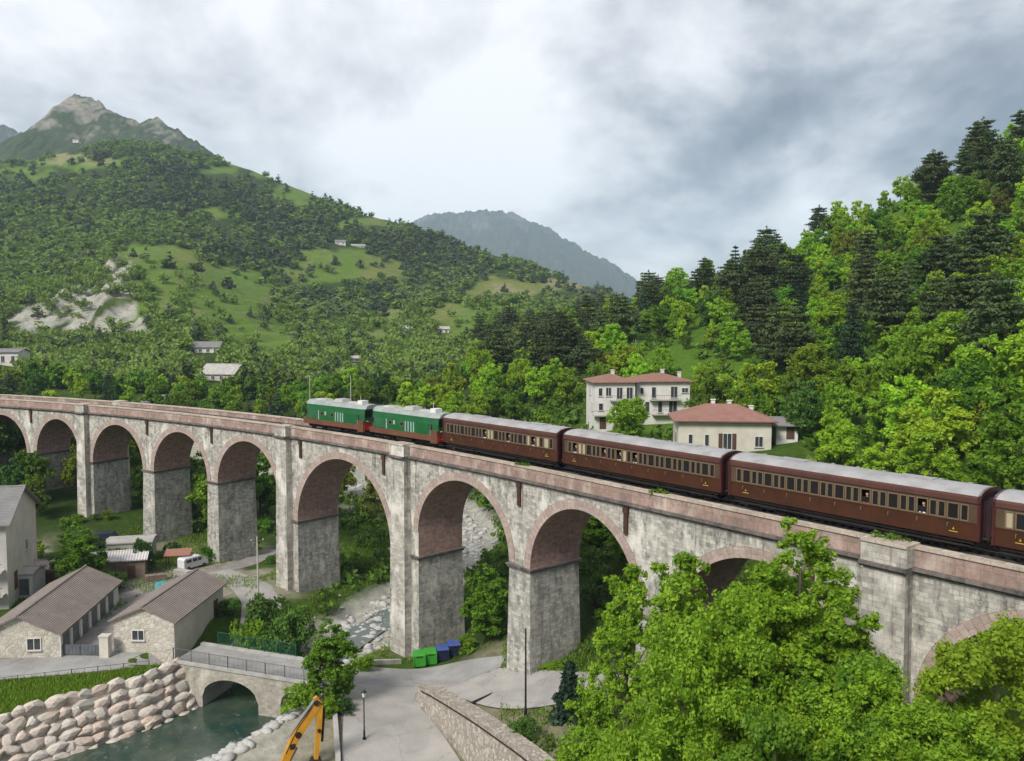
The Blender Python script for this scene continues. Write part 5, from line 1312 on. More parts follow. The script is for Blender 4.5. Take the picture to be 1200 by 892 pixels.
for y in (-.2, .2):
    mb = MB(); P_ = [Vector((1.6, y, 3.9)), Vector((2.5, y, 5.75)), Vector((3.3, y, 6.75)), Vector((4.0, y, 7.75)), Vector((4.6, y, 7.2))]
    for a, b_ in zip(P_[:-1], P_[1:]): mb.tube(a, b_, .035, .035, 6)
    mb.build('hose', m_tyre, exc)
mb = MB(); mb.box(1.9, 2.3, -.27, .27, 4.2, 4.6); mb.build('lamp_bracket', m_under, exc)
mb = MB(); mb.prism([(3.6, -.5, 3.0), (4.3, -.5, 2.9), (4.2, -.5, 2.2), (3.7, -.5, 1.8), (3.2, -.5, 2.2)], (0, 1.0, 0)); mb.build('bucket', m_under, exc)

# ------------------------------------------------------------------ villas and far houses
def villa():
    p = WY(717, 470, 168); z = 12.4
    ws = [('S', -2.9, 6.6, .7, 1.5, 'plain'), ('S', -1.3, 6.6, 1.0, 1.6, 'plain'), ('S', .9, 6.0, 1.1, 2.2, 'plain'), ('S', 2.9, 6.0, 1.2, 2.2, 'plain'), ('S', 1.4, 5.8, 5.0, 1, 'balcony'), ('S', -2.8, 3.8, .8, 1.3, 'plain'), ('S', 1.3, 3.2, 2.2, 2.0, 'plain'), ('S', 0, 2.9, 9.0, 1, 'balcony'), ('S', -2.4, 0.1, 1.3, 2.3, 'door'), ('S', .6, .1, 1.6, 2.3, 'door'), ('W', 0, 6.6, 1, 1.5, 'plain'), ('W', 2, 3.6, 1, 1.5, 'plain')]
    t = house('white_villa', 'white three-storey villa with two red hipped roofs and balconies on the slope', p.x, 171, .10, 8.0, 9, 9.2, 1.5, 'hip', m_whitew, m_tile_red, .7, 'house', ws, 'y', z, None, ((.8, 1.5, .6),))
    p2 = WY(772, 470, 172)
    ws = [('S', -4.3, 6.8, .6, 1.2, 'plain'), ('S', -1.9, 6.0, .8, 2.1, 'plain'), ('S', 2.2, 6.0, 1.3, 2.2, 'plain'), ('S', 4.4, 7.0, 1.2, .9, 'plain'), ('S', .3, 5.7, 6.2, 1, 'balcony'), ('S', -3.2, 3.1, .8, 2.1, 'plain'), ('S', -.6, 3.1, .8, 2.1, 'plain'), ('S', 2.0, 3.1, 1.6, 2.2, 'plain'), ('S', 0.2, 2.8, 5.0, 1, 'balcony'), ('E', 0, 6.2, 1, 1.4, 'plain'), ('E', -2, 3.0, 1, 1.4, 'plain')]
    t2 = house('villa_wing', 'x', p2.x, 173.6, .08, 10.8, 9, 9.2, 1.5, 'hip', m_whitew, m_tile_red, .7, 'house', ws, 'x', z, None, ((1.2, 1.0, .6), (4.2, -1, .2)))
    # the wing belongs to the same villa: hang its pieces on the one thing
    bpy.context.view_layer.update()
    wing = bpy.data.objects.new('wing', None)
    M1 = Matrix.LocRotScale(t.location, t.rotation_euler, None); M2 = Matrix.LocRotScale(t2.location, t2.rotation_euler, None); R = M1.inverted() @ M2
    for ch in list(t2.children):
        ch.parent = t; ch.matrix_parent_inverse = Matrix(); ch.matrix_basis = R @ ch.matrix_basis
    bpy.data.objects.remove(t2); bpy.data.objects.remove(wing)
villa()
p = WY(852, 500, 127)
ws = [('S', -5.0, 1.6, .55, 1.7, 'plain'), ('S', -2.6, 1.6, .55, 1.7, 'plain'), ('S', .4, 1.2, 1.2, 2.3, 'shut'), ('S', 5.0, 1.6, 1.1, 1.5, 'plain'), ('W', 0, 1.6, 1, 1.5, 'shut'), ('E', 1, 1.6, 1, 1.5, 'shut')]
house('red_roof_house', 'low cream house with a broad red hipped roof just behind the train', p.x, 131, -.10, 13.6, 9, 5.3, 2.3, 'hip', m_render, m_tile_red, .85, 'house', ws, 'x', 13.2, None, ((1.5, 1.5, .3), (5.0, 2.5, -.6), (-.8, 3.0, .3)))
p = WY(930, 505, 126); house('garden_shed', 'small white garden shed with a dark roof beside the red-roofed house', p.x, 130, -.1, 3.2, 3, 2.4, .6, 'gable', m_whitew, m_tile_grey, .9, 'shed', [('S', .5, 0, 1.2, 1.9, 'door')], 'x', 15.6)
def far_house(label, px, py, Y, wpx, hpx, rise, wm, rm, rz=0, roof='gable', D=8, nw=3, fl=1, zb=None):
    q = hit(px, py, 190, 2500); Y = q.y if q is not None else Y
    p = WY(px, py, Y); L = wpx * Y / FPX; H = hpx * Y / FPX
    ws = [('S', -L / 2 + L * (k + .5) / nw, H * (f + .3) / fl, min(1.1, L / nw * .4), H / fl * .42, 'plain') for k in range(nw) for f in range(fl)]
    return house('hillside_house', label, p.x, Y + D / 2, rz, L, D, H, rise, roof, wm, rm, .5, 'house', ws, 'x', p.z - .3 if zb is None else zb)
far_house('small white house with a dark roof alone on the terraced slope', 238, 414, 330, 34, 8, 1.9, m_whitew, m_tile_grey, .1, 'gable', 8, 4)
far_house('pale house with a wide light grey roof below the terraces', 257, 447, 290, 42, 10, 2.9, m_greyw, m_conc, -.15, 'gable', 10, 4)
far_house('white house at the foot of the limestone cliff', 2, 428, 300, 34, 16, 1.0, m_whitew, m_tile_grey, .1, 'gable', 9, 3)
far_house('little white shed with pale roof amid the valley trees', 416, 424, 300, 14, 5, .8, m_whitew, m_conc, .3, 'gable', 5, 1)
far_house('small cottage with white chimney just above the viaduct parapet', 176, 476, 205, 22, 6, 1.6, m_greyw, m_tile_grey, .2, 'gable', 7, 3)
far_house('tiny white farmhouse high on the left hill meadow', 398, 287, 850, 12, 4, 2, m_whitew, m_tile_grey, .2, 'gable', 8, 2)
far_house('long low pale barn beside the hill farmhouse', 419, 290, 840, 16, 2.4, 1.5, m_whitew, m_conc, .3, 'gable', 7, 2)
far_house('small pale barn on the valley meadow below the ridge', 519, 390, 480, 13, 5, 1.2, m_whitew, m_conc, .1, 'gable', 6, 2)
far_house('stone hut on the valley meadow near a dark pine', 478, 388, 500, 12, 4, 1.4, m_greyw, m_conc, -.2, 'gable', 6, 1)
far_house('lone white hut beneath the rocky mountain top', 88, 166, 1260, 6, 2.6, 1.5, m_whitew, m_tile_grey, .1, 'gable', 9, 1)

# ------------------------------------------------------------------ vegetation
def mat_leaf(name, dark, light, trans=.38, hv=.019, rough=.6):
    m, nt, b = newmat(name); at = nd(nt, 'ShaderNodeVertexColor', layer_name='lcol').outputs[0]
    t = nd(nt, 'ShaderNodeSeparateColor', {0: at}); oi = nd(nt, 'ShaderNodeObjectInfo').outputs['Random']
    c = mixc(nt, t.outputs[0], dark, light)
    hue = nd(nt, 'ShaderNodeMapRange', {'Value': oi, 'From Min': 0., 'From Max': 1., 'To Min': .5 - hv, 'To Max': .5 + hv}).outputs[0]
    oi2 = nd(nt, 'ShaderNodeMath', {0: oi, 1: 7.31}, operation='MULTIPLY').outputs[0]; oi3 = nd(nt, 'ShaderNodeMath', {0: oi2}, operation='FRACT').outputs[0]
    val = nd(nt, 'ShaderNodeMapRange', {'Value': oi3, 'From Min': 0., 'From Max': 1., 'To Min': .62 if hv > 0 else .9, 'To Max': 1.38 if hv > 0 else 1.08}).outputs[0]
    hs = nd(nt, 'ShaderNodeHueSaturation', {'Hue': hue, 'Saturation': 1.0, 'Value': val, 'Color': c}).outputs[0]
    nt.links.new(hs, b.inputs['Base Color']); setp(b, rough, 0, .25)
    tr = nd(nt, 'ShaderNodeBsdfTranslucent', {'Color': mixc(nt, 1., hs, (1.15, 1.2, .7), 'MULTIPLY')})
    mx = nd(nt, 'ShaderNodeMixShader', {0: trans, 1: b.outputs[0], 2: tr.outputs[0]})
    nt.links.new(mx.outputs[0], nt.nodes['Material Output'].inputs[0])
    return m
m_bark = mat_plain('bark', (.13, .105, .085), (.07, .058, .048), 3, .95, 0, .6, 9)
m_barkp = mat_plain('pine_bark', (.10, .065, .05), (.055, .04, .034), 3, .95, 0, .6, 9)
LEAF = {'bright': mat_leaf('leaf_bright', (.125, .26, .012), (.36, .53, .036)), 'mid': mat_leaf('leaf_mid', (.075, .18, .014), (.21, .38, .03)), 'deep': mat_leaf('leaf_deep', (.042, .105, .018), (.11, .22, .034)),
        'olive': mat_leaf('leaf_olive', (.13, .21, .010), (.30, .41, .025)), 'rusty': mat_leaf('leaf_bronze', (.10, .12, .02), (.22, .24, .035)), 'pine': mat_leaf('needle_pine', (.038, .064, .022), (.115, .155, .048), .2), 'bluish': mat_leaf('needle_bluish', (.020, .048, .028), (.055, .105, .055), .15)}
LEAF['near_bright'] = mat_leaf('near_leaf_bright', (.095, .215, .010), (.30, .46, .030), .4, .0); LEAF['near_mid'] = mat_leaf('near_leaf_mid', (.060, .155, .012), (.20, .35, .026), .4, .0)
def leaves(rng, C, R, n, size, up=.25, shell=.55, elong=1.35, outw=.6, tri=False):
    """n leaf faces spread over ellipsoid clumps C (k,3) with radii R (k,3)"""
    w = (R[:, 0] * R[:, 1]) ** 1.0; w = w / w.sum(); k = rng.choice(len(C), n, p=w)
    d = rng.normal(size=(n, 3)); d /= np.linalg.norm(d, axis=1)[:, None]
    rad = (shell + (1.08 - shell) * rng.random(n) ** .7) * (1 + .18 * rng.normal(size=n))
    P = C[k] + d * R[k] * rad[:, None]
    nv = d * outw + rng.normal(size=(n, 3)) * .55 + np.array([0, 0, up]); nv /= np.linalg.norm(nv, axis=1)[:, None]
    a = np.cross(nv, rng.normal(size=(n, 3))); a /= np.linalg.norm(a, axis=1)[:, None]; b = np.cross(nv, a)
    s = size * (.5 + 1.0 * rng.random(n) ** 1.3)[:, None]
    V = np.stack([P - a * s * elong * .5, P - b * s * .42 + a * s * .05, P + a * s * elong * .5, P + b * s * .42 + a * s * .05], 1).reshape(-1, 3)
    if tri: V = np.stack([P - a * s * elong * .5 - b * s * .45, P + a * s * elong * .55, P + b * s * .6 - a * s * .1], 1).reshape(-1, 3)
    q_ = 3 if tri else 4; F_ = np.arange(q_ * n).reshape(-1, q_)
    ct_ = rng.random(len(C)); tone = np.clip(.5 * ct_[k] + .5 * rng.random(n), 0, 1)
    col = np.repeat(np.stack([tone, tone, tone], 1), q_, 0)
    return V, F_, col
def limb_tubes(mb, base, top, r0, C, rng, nl, bend=.3):
    base = Vector(base); top = Vector(top); pts = [base.lerp(top, t) + Vector((rng.normal() * bend * t * (1 - t), rng.normal() * bend * t * (1 - t), 0)) for t in np.linspace(0, 1, 6)]
    for k in range(5): mb.tube(pts[k], pts[k + 1], r0 * (1 - .17 * k), r0 * (1 - .17 * (k + 1)), 7, caps=False)
    for c in C[:nl]:
        c = Vector(c); t = min(max((c.z - base.z) / max(top.z - base.z, .1) - .25, .15), .8); i = t * 5; s = pts[int(i)].lerp(pts[min(int(i) + 1, 5)], i - int(i))
        m_ = s.lerp(c, .5) + Vector((0, 0, -.06 * (c - s).length)); r = r0 * (.45 - .25 * t)
        mb.tube(s, m_, r, r * .7, 5, caps=False); mb.tube(m_, c, r * .7, r * .2, 5, caps=False)
def broadleaf(name, seed, H, Wd, leaf, nleaf, size, base=.25, nclump=34, airy=0.0, top=.0, cr=.30, bark=None, sub=7):
    rng = np.random.default_rng(seed); C = []; R = []
    zc = H * (base + (1 - base) * .5); hz = H * (1 - base) * .5
    while len(C) < nclump:
        d = rng.normal(size=3); d /= np.linalg.norm(d); q = rng.random() ** .45
        zz = d[2] * q; wid = 1 - top * max(zz, 0) - .25 * max(-zz, 0) ** 2
        p = np.array([d[0] * q * Wd / 2 * wid * .82, d[1] * q * Wd / 2 * wid * .82, zc + zz * hz * .86])
        r = Wd * cr * .5 * rng.uniform(.65, 1.2) * (1 - .45 * top * max(zz, 0)); C.append(p); R.append((r, r * rng.uniform(.85, 1.1), r * rng.uniform(.8, 1.1)))
    C = np.array(C); R = np.array(R)
    if sub:                                    # sprays of twigs around every limb end
        C2, R2 = [], []; ctr = np.array([0, 0, zc - hz * .4])
        for c_, r_ in zip(C, R):
            o_ = (c_ - ctr) / (np.linalg.norm(c_ - ctr) + .01)
            for q in range(sub):
                d = rng.normal(size=3) + o_ * .7; d /= np.linalg.norm(d); k_ = rng.uniform(.45, 1.15)
                C2.append(c_ + d * r_ * k_ * np.array([1, 1, .9])); s_ = r_[0] * rng.uniform(.28, .55); R2.append((s_, s_, s_ * rng.uniform(.7, 1.15)))
        CL_, RL_ = np.array(C2), np.array(R2)
    else: CL_, RL_ = C, R
    V, F_, col = leaves(rng, CL_, RL_, nleaf, size, shell=.1)
    crown = mesh_np('crown', V, F_, LEAF[leaf], False, col, attr='lcol')
    mb = MB(); limb_tubes(mb, (0, 0, -.4), (rng.normal() * .3, rng.normal() * .3, H * .8), max(.12, H * .017), C[np.argsort(-R[:, 0])], rng, 14)
    return crown, mb.mesh('trunk', bark or m_bark, True), H
def pine(name, seed, H, Wd, leaf, nleaf, size, base=.18, flat=False):
    rng = np.random.default_rng(seed); C = []; R = []; z = H * base; mbt = MB()
    while z < H * .97:
        t = (z - H * base) / (H * (1 - base)); rad = Wd / 2 * ((1 - t) ** .75 * .9 + .08) if not flat else Wd / 2 * max(.12, math.sqrt(max(0, 1 - t ** 2.4))) * (.45 + .55 * min(1, t * 4)) * rng.uniform(.6, 1.1)
        nb = int(rng.integers(5, 8)); a0 = rng.random() * 6.28
        for k in range(nb):
            a = a0 + 6.28 * k / nb + rng.normal() * .2; L = rad * rng.uniform(.6, 1.12)
            for q in (.45, .8) if L > 1.0 else (.7,):
                dz = -L * q * .16 + (L * q * .12 if q > .7 else 0); r = max(L * .30, .25)
                C.append((math.cos(a) * L * q, math.sin(a) * L * q, z + dz)); R.append((r * 1.15, r * 1.15, r * .42))
            mbt.tube((0, 0, z), (math.cos(a) * L * .9, math.sin(a) * L * .9, z - L * .1), H * .004, H * .0015, 4, caps=False)
        z += H * rng.uniform(.055, .085)
    C.append((0, 0, H * .97)); R.append((Wd * .05, Wd * .05, H * .05))
    C = np.array(C); R = np.array(R)
    V, F_, col = leaves(rng, C, R, nleaf, size, up=.5, shell=.15, elong=1.9, outw=.25)
    crown = mesh_np('crown', V, F_, LEAF[leaf], False, col, attr='lcol')
    mbt.tube((0, 0, -.5), (0, 0, H * .5), H * .02, H * .013, 7, caps=False); mbt.tube((0, 0, H * .5), (0, 0, H * .98), H * .013, H * .003, 7, caps=False)
    return crown, mbt.mesh('trunk', m_barkp, True), H
def plant(proto, name, label, cat, X, Y, h, rot, group=None, wide=1.0, z=None, sink=.1):
    crown, trunk, H = proto; t = empty(name, (X, Y, (g1(X, Y) if z is None else z) - sink), rot, label, cat, group)
    s = h / H; t.scale = (s * wide, s * wide, s)
    link('trunk', trunk, t); link('crown', crown, t)
    return t

# --- near trees in front of the viaduct
rv = random.Random(77)
NEARP = {'ash': broadleaf('ash', 1, 20, 7.6, 'near_bright', 50000, .155, .22, 96, .5, .6, .2, None, 9), 'dense': broadleaf('dense', 2, 14, 9.5, 'near_bright', 70000, .152, .10, 90, .0, .3, .24, None, 9), 'dense2': broadleaf('dense2', 3, 12, 8.5, 'near_mid', 46000, .158, .08, 72, .0, .25, .25, None, 9),
         'airy': broadleaf('airy', 4, 15, 6.4, 'near_bright', 24000, .16, .15, 56, .6, .45, .21, None, 8), 'olive': broadleaf('olive', 5, 13, 9, 'olive', 44000, .155, .12, 74, .3, .25, .22, None, 9), 'bridge': broadleaf('bridge', 6, 9.5, 5.4, 'near_mid', 26000, .18, .0, 90, .0, .35, .24),
         'shrub': broadleaf('shrub', 7, 3.2, 3.8, 'near_bright', 9000, .14, .0, 24, 0, .1, .38), 'shrubd': broadleaf('shrubd', 8, 3.0, 3.8, 'deep', 9000, .14, .0, 24, 0, .1, .38), 'round': broadleaf('round', 9, 8, 8, 'near_bright', 16000, .26, .03, 60, 0, .1, .27)}
def near_tree(key, label, px, py, Y, name='broadleaf_tree', wide=1.0, cat='tree', group=None, drop=0.0):
    p = WY(px, py, Y); h = p.z - g1(p.x, Y) + drop
    return plant(NEARP[key], name, label, cat, p.x, Y, h, rv.uniform(0, 6.28), group, wide * NEARP[key][2] / h if wide > 0 else 1.0)
near_tree('ash', 'tall slender bright green tree whose top rises past the viaduct parapet', 938, 582, 45.5, wide=1.15)
near_tree('airy', 'airy bright tree close beside the slender tall tree', 895, 628, 47, wide=1.25)
near_tree('airy', 'airy bright tree between the slender tall tree and the buttress', 985, 655, 44, wide=1.0)
near_tree('dense', 'dense bright green tree with a broad crown below the slender tall tree', 850, 668, 43.5, wide=1.0)
near_tree('dense2', 'mid green dense tree growing against the big buttress', 1000, 742, 41, wide=1.0)
near_tree('airy', 'airy pale green tree with thin trunk in front of the third arch', 795, 620, 52, wide=1.2)
near_tree('airy', 'airy small tree beside the pier with dark vault above it', 735, 640, 57, wide=.95)
near_tree('olive', 'yellowish olive tree covering the arch beyond the big buttress', 1172, 690, 37, wide=1.0)
near_tree('dense2', 'low dense green tree between the olive tree and the broad one', 1085, 800, 36.5, wide=.85)
near_tree('dense', 'bright green bushy tree at the foot of the broad crown', 760, 800, 46, wide=.72)
near_tree('dense2', 'bushy green tree beneath the broad crown, under the olive tree', 915, 800, 37.5, wide=.9)
near_tree('dense', 'bright green broad tree between the slender tall tree and the big buttress', 1015, 765, 40.0, wide=.85)
near_tree('dense', 'bright green leafy tree under the olive tree and beside the big buttress', 1120, 815, 34.5, wide=.8)
near_tree('bridge', 'leafy green tree at the end of the road bridge', 389, 728, 75.0, wide=1.05, drop=.6)
near_tree('bridge', 'dark green tree growing against the tall pier behind the bins', 573, 655, 88.5, wide=1.1)
near_tree('bridge', 'green tree seen through the arch above the upper road', 706, 592, 98, wide=1.0)
near_tree('dense2', 'dark green tree filling the arch opening behind the airy trees', 738, 600, 92, wide=.6)
near_tree('round', 'round bright green tree in front of the white villa', 738, 466, 153, wide=1.0)
near_tree('bridge', 'young green tree in the yard between the sheds', 92, 607, 104.5, wide=1.25)
for px, py, Y, k, lb, w in ((350, 800, 73.5, 'shrub', 'bright shrub leaning over the second bridge arch', 1.0), (378, 815, 72.5, 'shrub', 'green shrub at the foot of the bridge tree', .8), (398, 818, 72.8, 'shrubd', 'dark shrub between the bridge tree and the lower road', .7), (312, 702, 92, 'shrubd', 'dark shrub clump behind the green wire fence', 1.9), (335, 712, 90, 'shrubd', 'dark shrub at the river end of the wire fence', 1.5), (288, 722, 89, 'shrub', 'green shrub at the driveway end of the wire fence', 1.3),
        (700, 790, 62, 'shrub', 'bright shrub on the slope under the airy small tree', 1.2), (680, 850, 57, 'shrub', 'bright shrub below the small dark conifer', 1.3), (735, 850, 52, 'shrub', 'bright shrub at the foot of the bushy tree', 1.2), (1160, 835, 38, 'shrub', 'bright shrub at the foot of the olive tree', 1.6), (1100, 872, 39, 'shrubd', 'dark shrub below the low dense tree', 1.2), (820, 872, 44, 'shrub', 'bright shrub in front of the broad green tree', 1.1),
        (168, 630, 112, 'shrubd', 'dark round shrub beside the white-roofed shed', .8), (70, 690, 99, 'shrubd', 'dark shrub behind the garage row roof', 1.3), (100, 668, 100, 'shrubd', 'dark hedge-like shrub between garage row and rusty shed', 1.4), (125, 668, 103, 'shrubd', 'dark shrub under the white-roofed shed', 1.2), (52, 705, 96, 'shrub', 'green shrub between the tall house and the garages', 1.0),
        (268, 700, 95, 'shrubd', 'ivy-dark shrub along the workshop end wall', .8), (545, 745, 88, 'shrub', 'yellow green shrub between the bins and the pier', .8), (425, 765, 83, 'shrub', 'small shrub above the low kerb wall', .7), (650, 770, 78, 'shrub', 'green shrub on the bank behind the nearest pier', 1.2), (660, 722, 86, 'shrubd', 'dark shrub inside the arch above the bank', 1.3)):
    near_tree(k, lb, px, py, Y, 'shrub', w, 'shrub')
ivy = near_tree('shrubd', 'clipped dark ivy bush at the end of the rubble retaining wall', 613, 838, 62.5, 'ivy_bush', .62, 'bush')
cp_ = pine('p', 61, 5, 3.4, 'bluish', 6000, .26, .02); p = WY(667, 792, 65); plant(cp_, 'conifer_tree', 'small dark conifer beside the upper road', 'tree', p.x, 65, 4.6, .3)
NB_ = [broadleaf('v', 20 + k, 12, 9.2, lf, 9000, .36, .05, 36, 0, tp, .28, None, 6) for k, (lf, tp) in enumerate((('bright', .1), ('mid', .2), ('bright', .4), ('deep', .1), ('olive', .2), ('rusty', .3)))]
NP_ = [pine('n', 30 + k, 15, wd, lf, 9000, .36, bs, fl) for k, (wd, lf, bs, fl) in enumerate(((9.5, 'pine', .15, True), (8.0, 'pine', .12, True), (11.0, 'pine', .22, True), (6.5, 'bluish', .05, False)))]
BL = ['bright green broadleaf tree with rounded crown', 'mid green broadleaf tree with rounded crown', 'bright green broadleaf tree with tapering crown', 'deep green broadleaf tree with rounded crown', 'yellow olive broadleaf tree in spring leaf', 'bronze tinted broadleaf tree in young leaf']
PL = ['broad dark pine with layered boughs', 'slimmer dark pine with layered boughs', 'spreading dark pine with bare lower trunk', 'narrow bluish dark spruce']
placed = []
def ok_spot(X, Y, d):
    for a, b_, e_ in placed:
        if (a - X) ** 2 + (b_ - Y) ** 2 < ((d + e_) / 2) ** 2: return False
    return True
VIL = [(717, 470, 168), (772, 470, 172), (852, 500, 127)]
def inside_house(X, Y):
    for px, py, Yh in VIL:
        q = WY(px, py, Yh); 
        if abs(X - q.x) < 10.5 and -14 < Y - Yh < 13: return True
    return False
def inpoly(px, py, L): return any(((px - a) / c) ** 2 + ((py - b_) / d) ** 2 < 1 for a, b_, c, d in L)
PINES = [(905, 350, 62, 75), (1110, 190, 55, 60), (605, 395, 60, 55), (725, 375, 50, 42), (1130, 420, 55, 55), (905, 430, 30, 40), (1040, 360, 30, 50), (945, 250, 25, 30), (1165, 360, 30, 40), (640, 430, 30, 20), (690, 350, 40, 25), (1010, 420, 25, 40)]
LAWN = [(800, 432, 48, 26), (880, 478, 30, 14), (760, 420, 40, 16), (860, 455, 40, 18), (925, 500, 30, 12)]
def zone(px, py, top_y):
    if py < top_y + 26: return 'on the wooded skyline'
    if px < 690: return 'where wooded slope meets valley'
    if px < 835: return 'on the slope above the white villa'
    if px < 965: return 'on the slope above the red-roofed house'
    return 'close behind the last carriages' if py > 455 else 'high on the wooded slope'
def sized(h, lo, hi): return 'small ' if h < lo else ('tall ' if h > hi else '')
r8 = random.Random(8); nb_ = np_ = 0; tries = 0
def behind_viaduct(X, Y): return (X - VX) * .784 + (Y - VY) * .62
NC = 6500; cpx = np.array([r8.uniform(560, 1290) for _ in range(NC)]); ctop = np.interp(cpx, [560, 640, 700, 760, 850, 950, 1050, 1150, 1290], [400, 375, 365, 340, 300, 258, 225, 195, 160])
cpy = ctop + np.array([r8.random() for _ in range(NC)]) * (np.interp(cpx, [560, 700, 900, 1000, 1290], [480, 490, 520, 580, 640]) - ctop)
cX, cY, _ = hit_many(cpx, cpy, 60, 480); cZ = gz(np.nan_to_num(cX), np.nan_to_num(cY, nan=100.0))
for px, py, X_, Y_, Z_ in zip(cpx, cpy, cX, cY, cZ):
    tries += 1
    if nb_ >= 285 and np_ >= 92: break
    if math.isnan(Y_) or behind_viaduct(X_, Y_) < 13: continue
    q = Vector((X_, Y_, Z_))
    lawn = inpoly(px, py, LAWN)
    if lawn and r8.random() < .93: continue
    if inside_house(q.x, q.y): continue
    if q.y < 125 and q.x < 20: continue
    ip = inpoly(px, py - 8, PINES); isp = r8.random() < (.5 if ip else .045)
    hgt = r8.uniform(11, 17.5) if isp else r8.uniform(6.5, 13); sp_ = hgt * (.46 if isp else .56)
    if lawn: hgt *= .5; sp_ = 6
    if (isp and np_ >= 92) or (not isp and nb_ >= 285): continue
    if not ok_spot(q.x, q.y, sp_): continue
    # do not grow across the view of the villas
    tp = proj(q.x, q.y, q.z + hgt)[1]
    if q.y < 168 and 680 < px < 812 and tp < 492: continue
    if q.y < 127 and 780 < px < 945: continue
    placed.append((q.x, q.y, sp_))
    if isp:
        k = r8.choices((0, 1, 2, 3), (4, 3, 2, 1))[0]; np_ += 1
        plant(NP_[k], 'pine_tree', sized(hgt, 12.7, 15.7) + PL[k] + ' ' + zone(px, py, np.interp(px, [560, 640, 700, 760, 850, 950, 1050, 1150, 1290], [400, 375, 365, 340, 300, 258, 225, 195, 160])), 'tree', q.x, q.y, hgt, r8.uniform(0, 6.28), 'pines on the wooded slope behind the train', r8.uniform(.9, 1.2), q.z)
    else:
        k = r8.choices((0, 1, 2, 3, 4, 5), (5, 3, 5, 1.5, 1.6, .5))[0]; nb_ += 1
        plant(NB_[k], 'broadleaf_tree', sized(hgt, 8.2, 11.2) + BL[k] + ' ' + zone(px, py, np.interp(px, [560, 640, 700, 760, 850, 950, 1050, 1150, 1290], [400, 375, 365, 340, 300, 258, 225, 195, 160])), 'tree', q.x, q.y, hgt, r8.uniform(0, 6.28), 'broadleaf trees on the wooded slope behind the train', r8.uniform(.85, 1.15), q.z)
print('slope trees', nb_, np_, tries)
# --- trees on the valley floor behind the viaduct
nv = 0; tries = 0
RIVW = lambda X, Y: river_q(np.array([X]), np.array([Y]))
while tries < 4000 and nv < 130:
    tries += 1
    px = r8.uniform(-30, 640); Y = r8.uniform(142, 290) if px > 90 else r8.uniform(150, 290)
    d = ray(px, 480); X = d[0] / d[1] * Y; z = g1(X, Y)
    dd, _, ww, _ = RIVW(X, Y)
    if dd[0] < ww[0] + 3.5: continue
    if 200 < px < 330 and Y < 215 and r8.random() < .8: continue
    if px > 330 and Y < 165 and r8.random() < .6: continue
    hgt = r8.uniform(6.5, 12.5); sp_ = hgt * .6
    py = proj(X, Y, z + hgt)[1]
    if py < np.interp(px, [0, 150, 250, 330, 430, 560, 640], [425, 432, 440, 440, 425, 415, 420]): continue
    if inpoly(px, proj(X, Y, z)[1], [(257, 447, 30, 12), (176, 476, 16, 8)]): continue
    if not ok_spot(X, Y, sp_): continue
    placed.append((X, Y, sp_)); nv += 1
    if (285 < px < 345 and r8.random() < .6) or r8.random() < .05:
        plant(NP_[3], 'spruce_tree', 'narrow bluish dark spruce on the valley floor behind the viaduct', 'tree', X, Y, hgt * 1.05, r8.uniform(0, 6.28), 'spruces on the valley floor behind the viaduct', 1.3, z)
    else:
        k = r8.choices((0, 1, 2, 3, 4, 5), (2.5, 4, 1.5, 3, 2.2 if px > 380 else 1, 1.5 if px > 400 else .4))[0]
        plant(NB_[k], 'valley_tree', sized(hgt, 8.2, 10.8) + BL[k] + ' ' + ('on the valley floor behind the village' if px < 190 else 'behind the wide river arch' if px < 350 else 'behind the two locomotives' if px < 520 else 'behind the leading carriage'), 'tree', X, Y, hgt, r8.uniform(0, 6.28), 'broadleaf trees on the valley floor behind the viaduct', r8.uniform(.85, 1.15), z)
print('valley trees', nv)
# dark thicket around the arches at the village end
for k in range(46):
    front = k < 14
    s_ = r8.uniform(147, 186) if front else r8.uniform(126, 200); o_ = r8.uniform(-9, -2.5) if front else r8.uniform(9, 20); q = vpath(s_, o_)
    kk = r8.choice((1, 3, 3)); h_ = r8.uniform(6, 9.5) if front else r8.uniform(7, 12.5)
    plant(NB_[kk], 'thicket_tree', BL[kk] + (' in front of the arches past the tall house' if front else ' in the thicket behind the village arches'), 'tree', q.x, q.y, h_, r8.uniform(0, 6.28), 'thicket trees by the village arches', 1.0)
for k in range(16):
    s_ = r8.uniform(40, 74); q = vpath(s_, r8.uniform(12, 42))
    dd, _, ww, _ = RIVW(q.x, q.y)
    if dd[0] < ww[0] + 2.2: continue
    kk = r8.choice((0, 1, 2)); plant(NB_[kk], 'bank_tree', BL[kk] + ' on the river bank behind the tall arches', 'tree', q.x, q.y, r8.uniform(3.5, 7), r8.uniform(0, 6.28), 'bank trees behind the tall arches', 1.0)
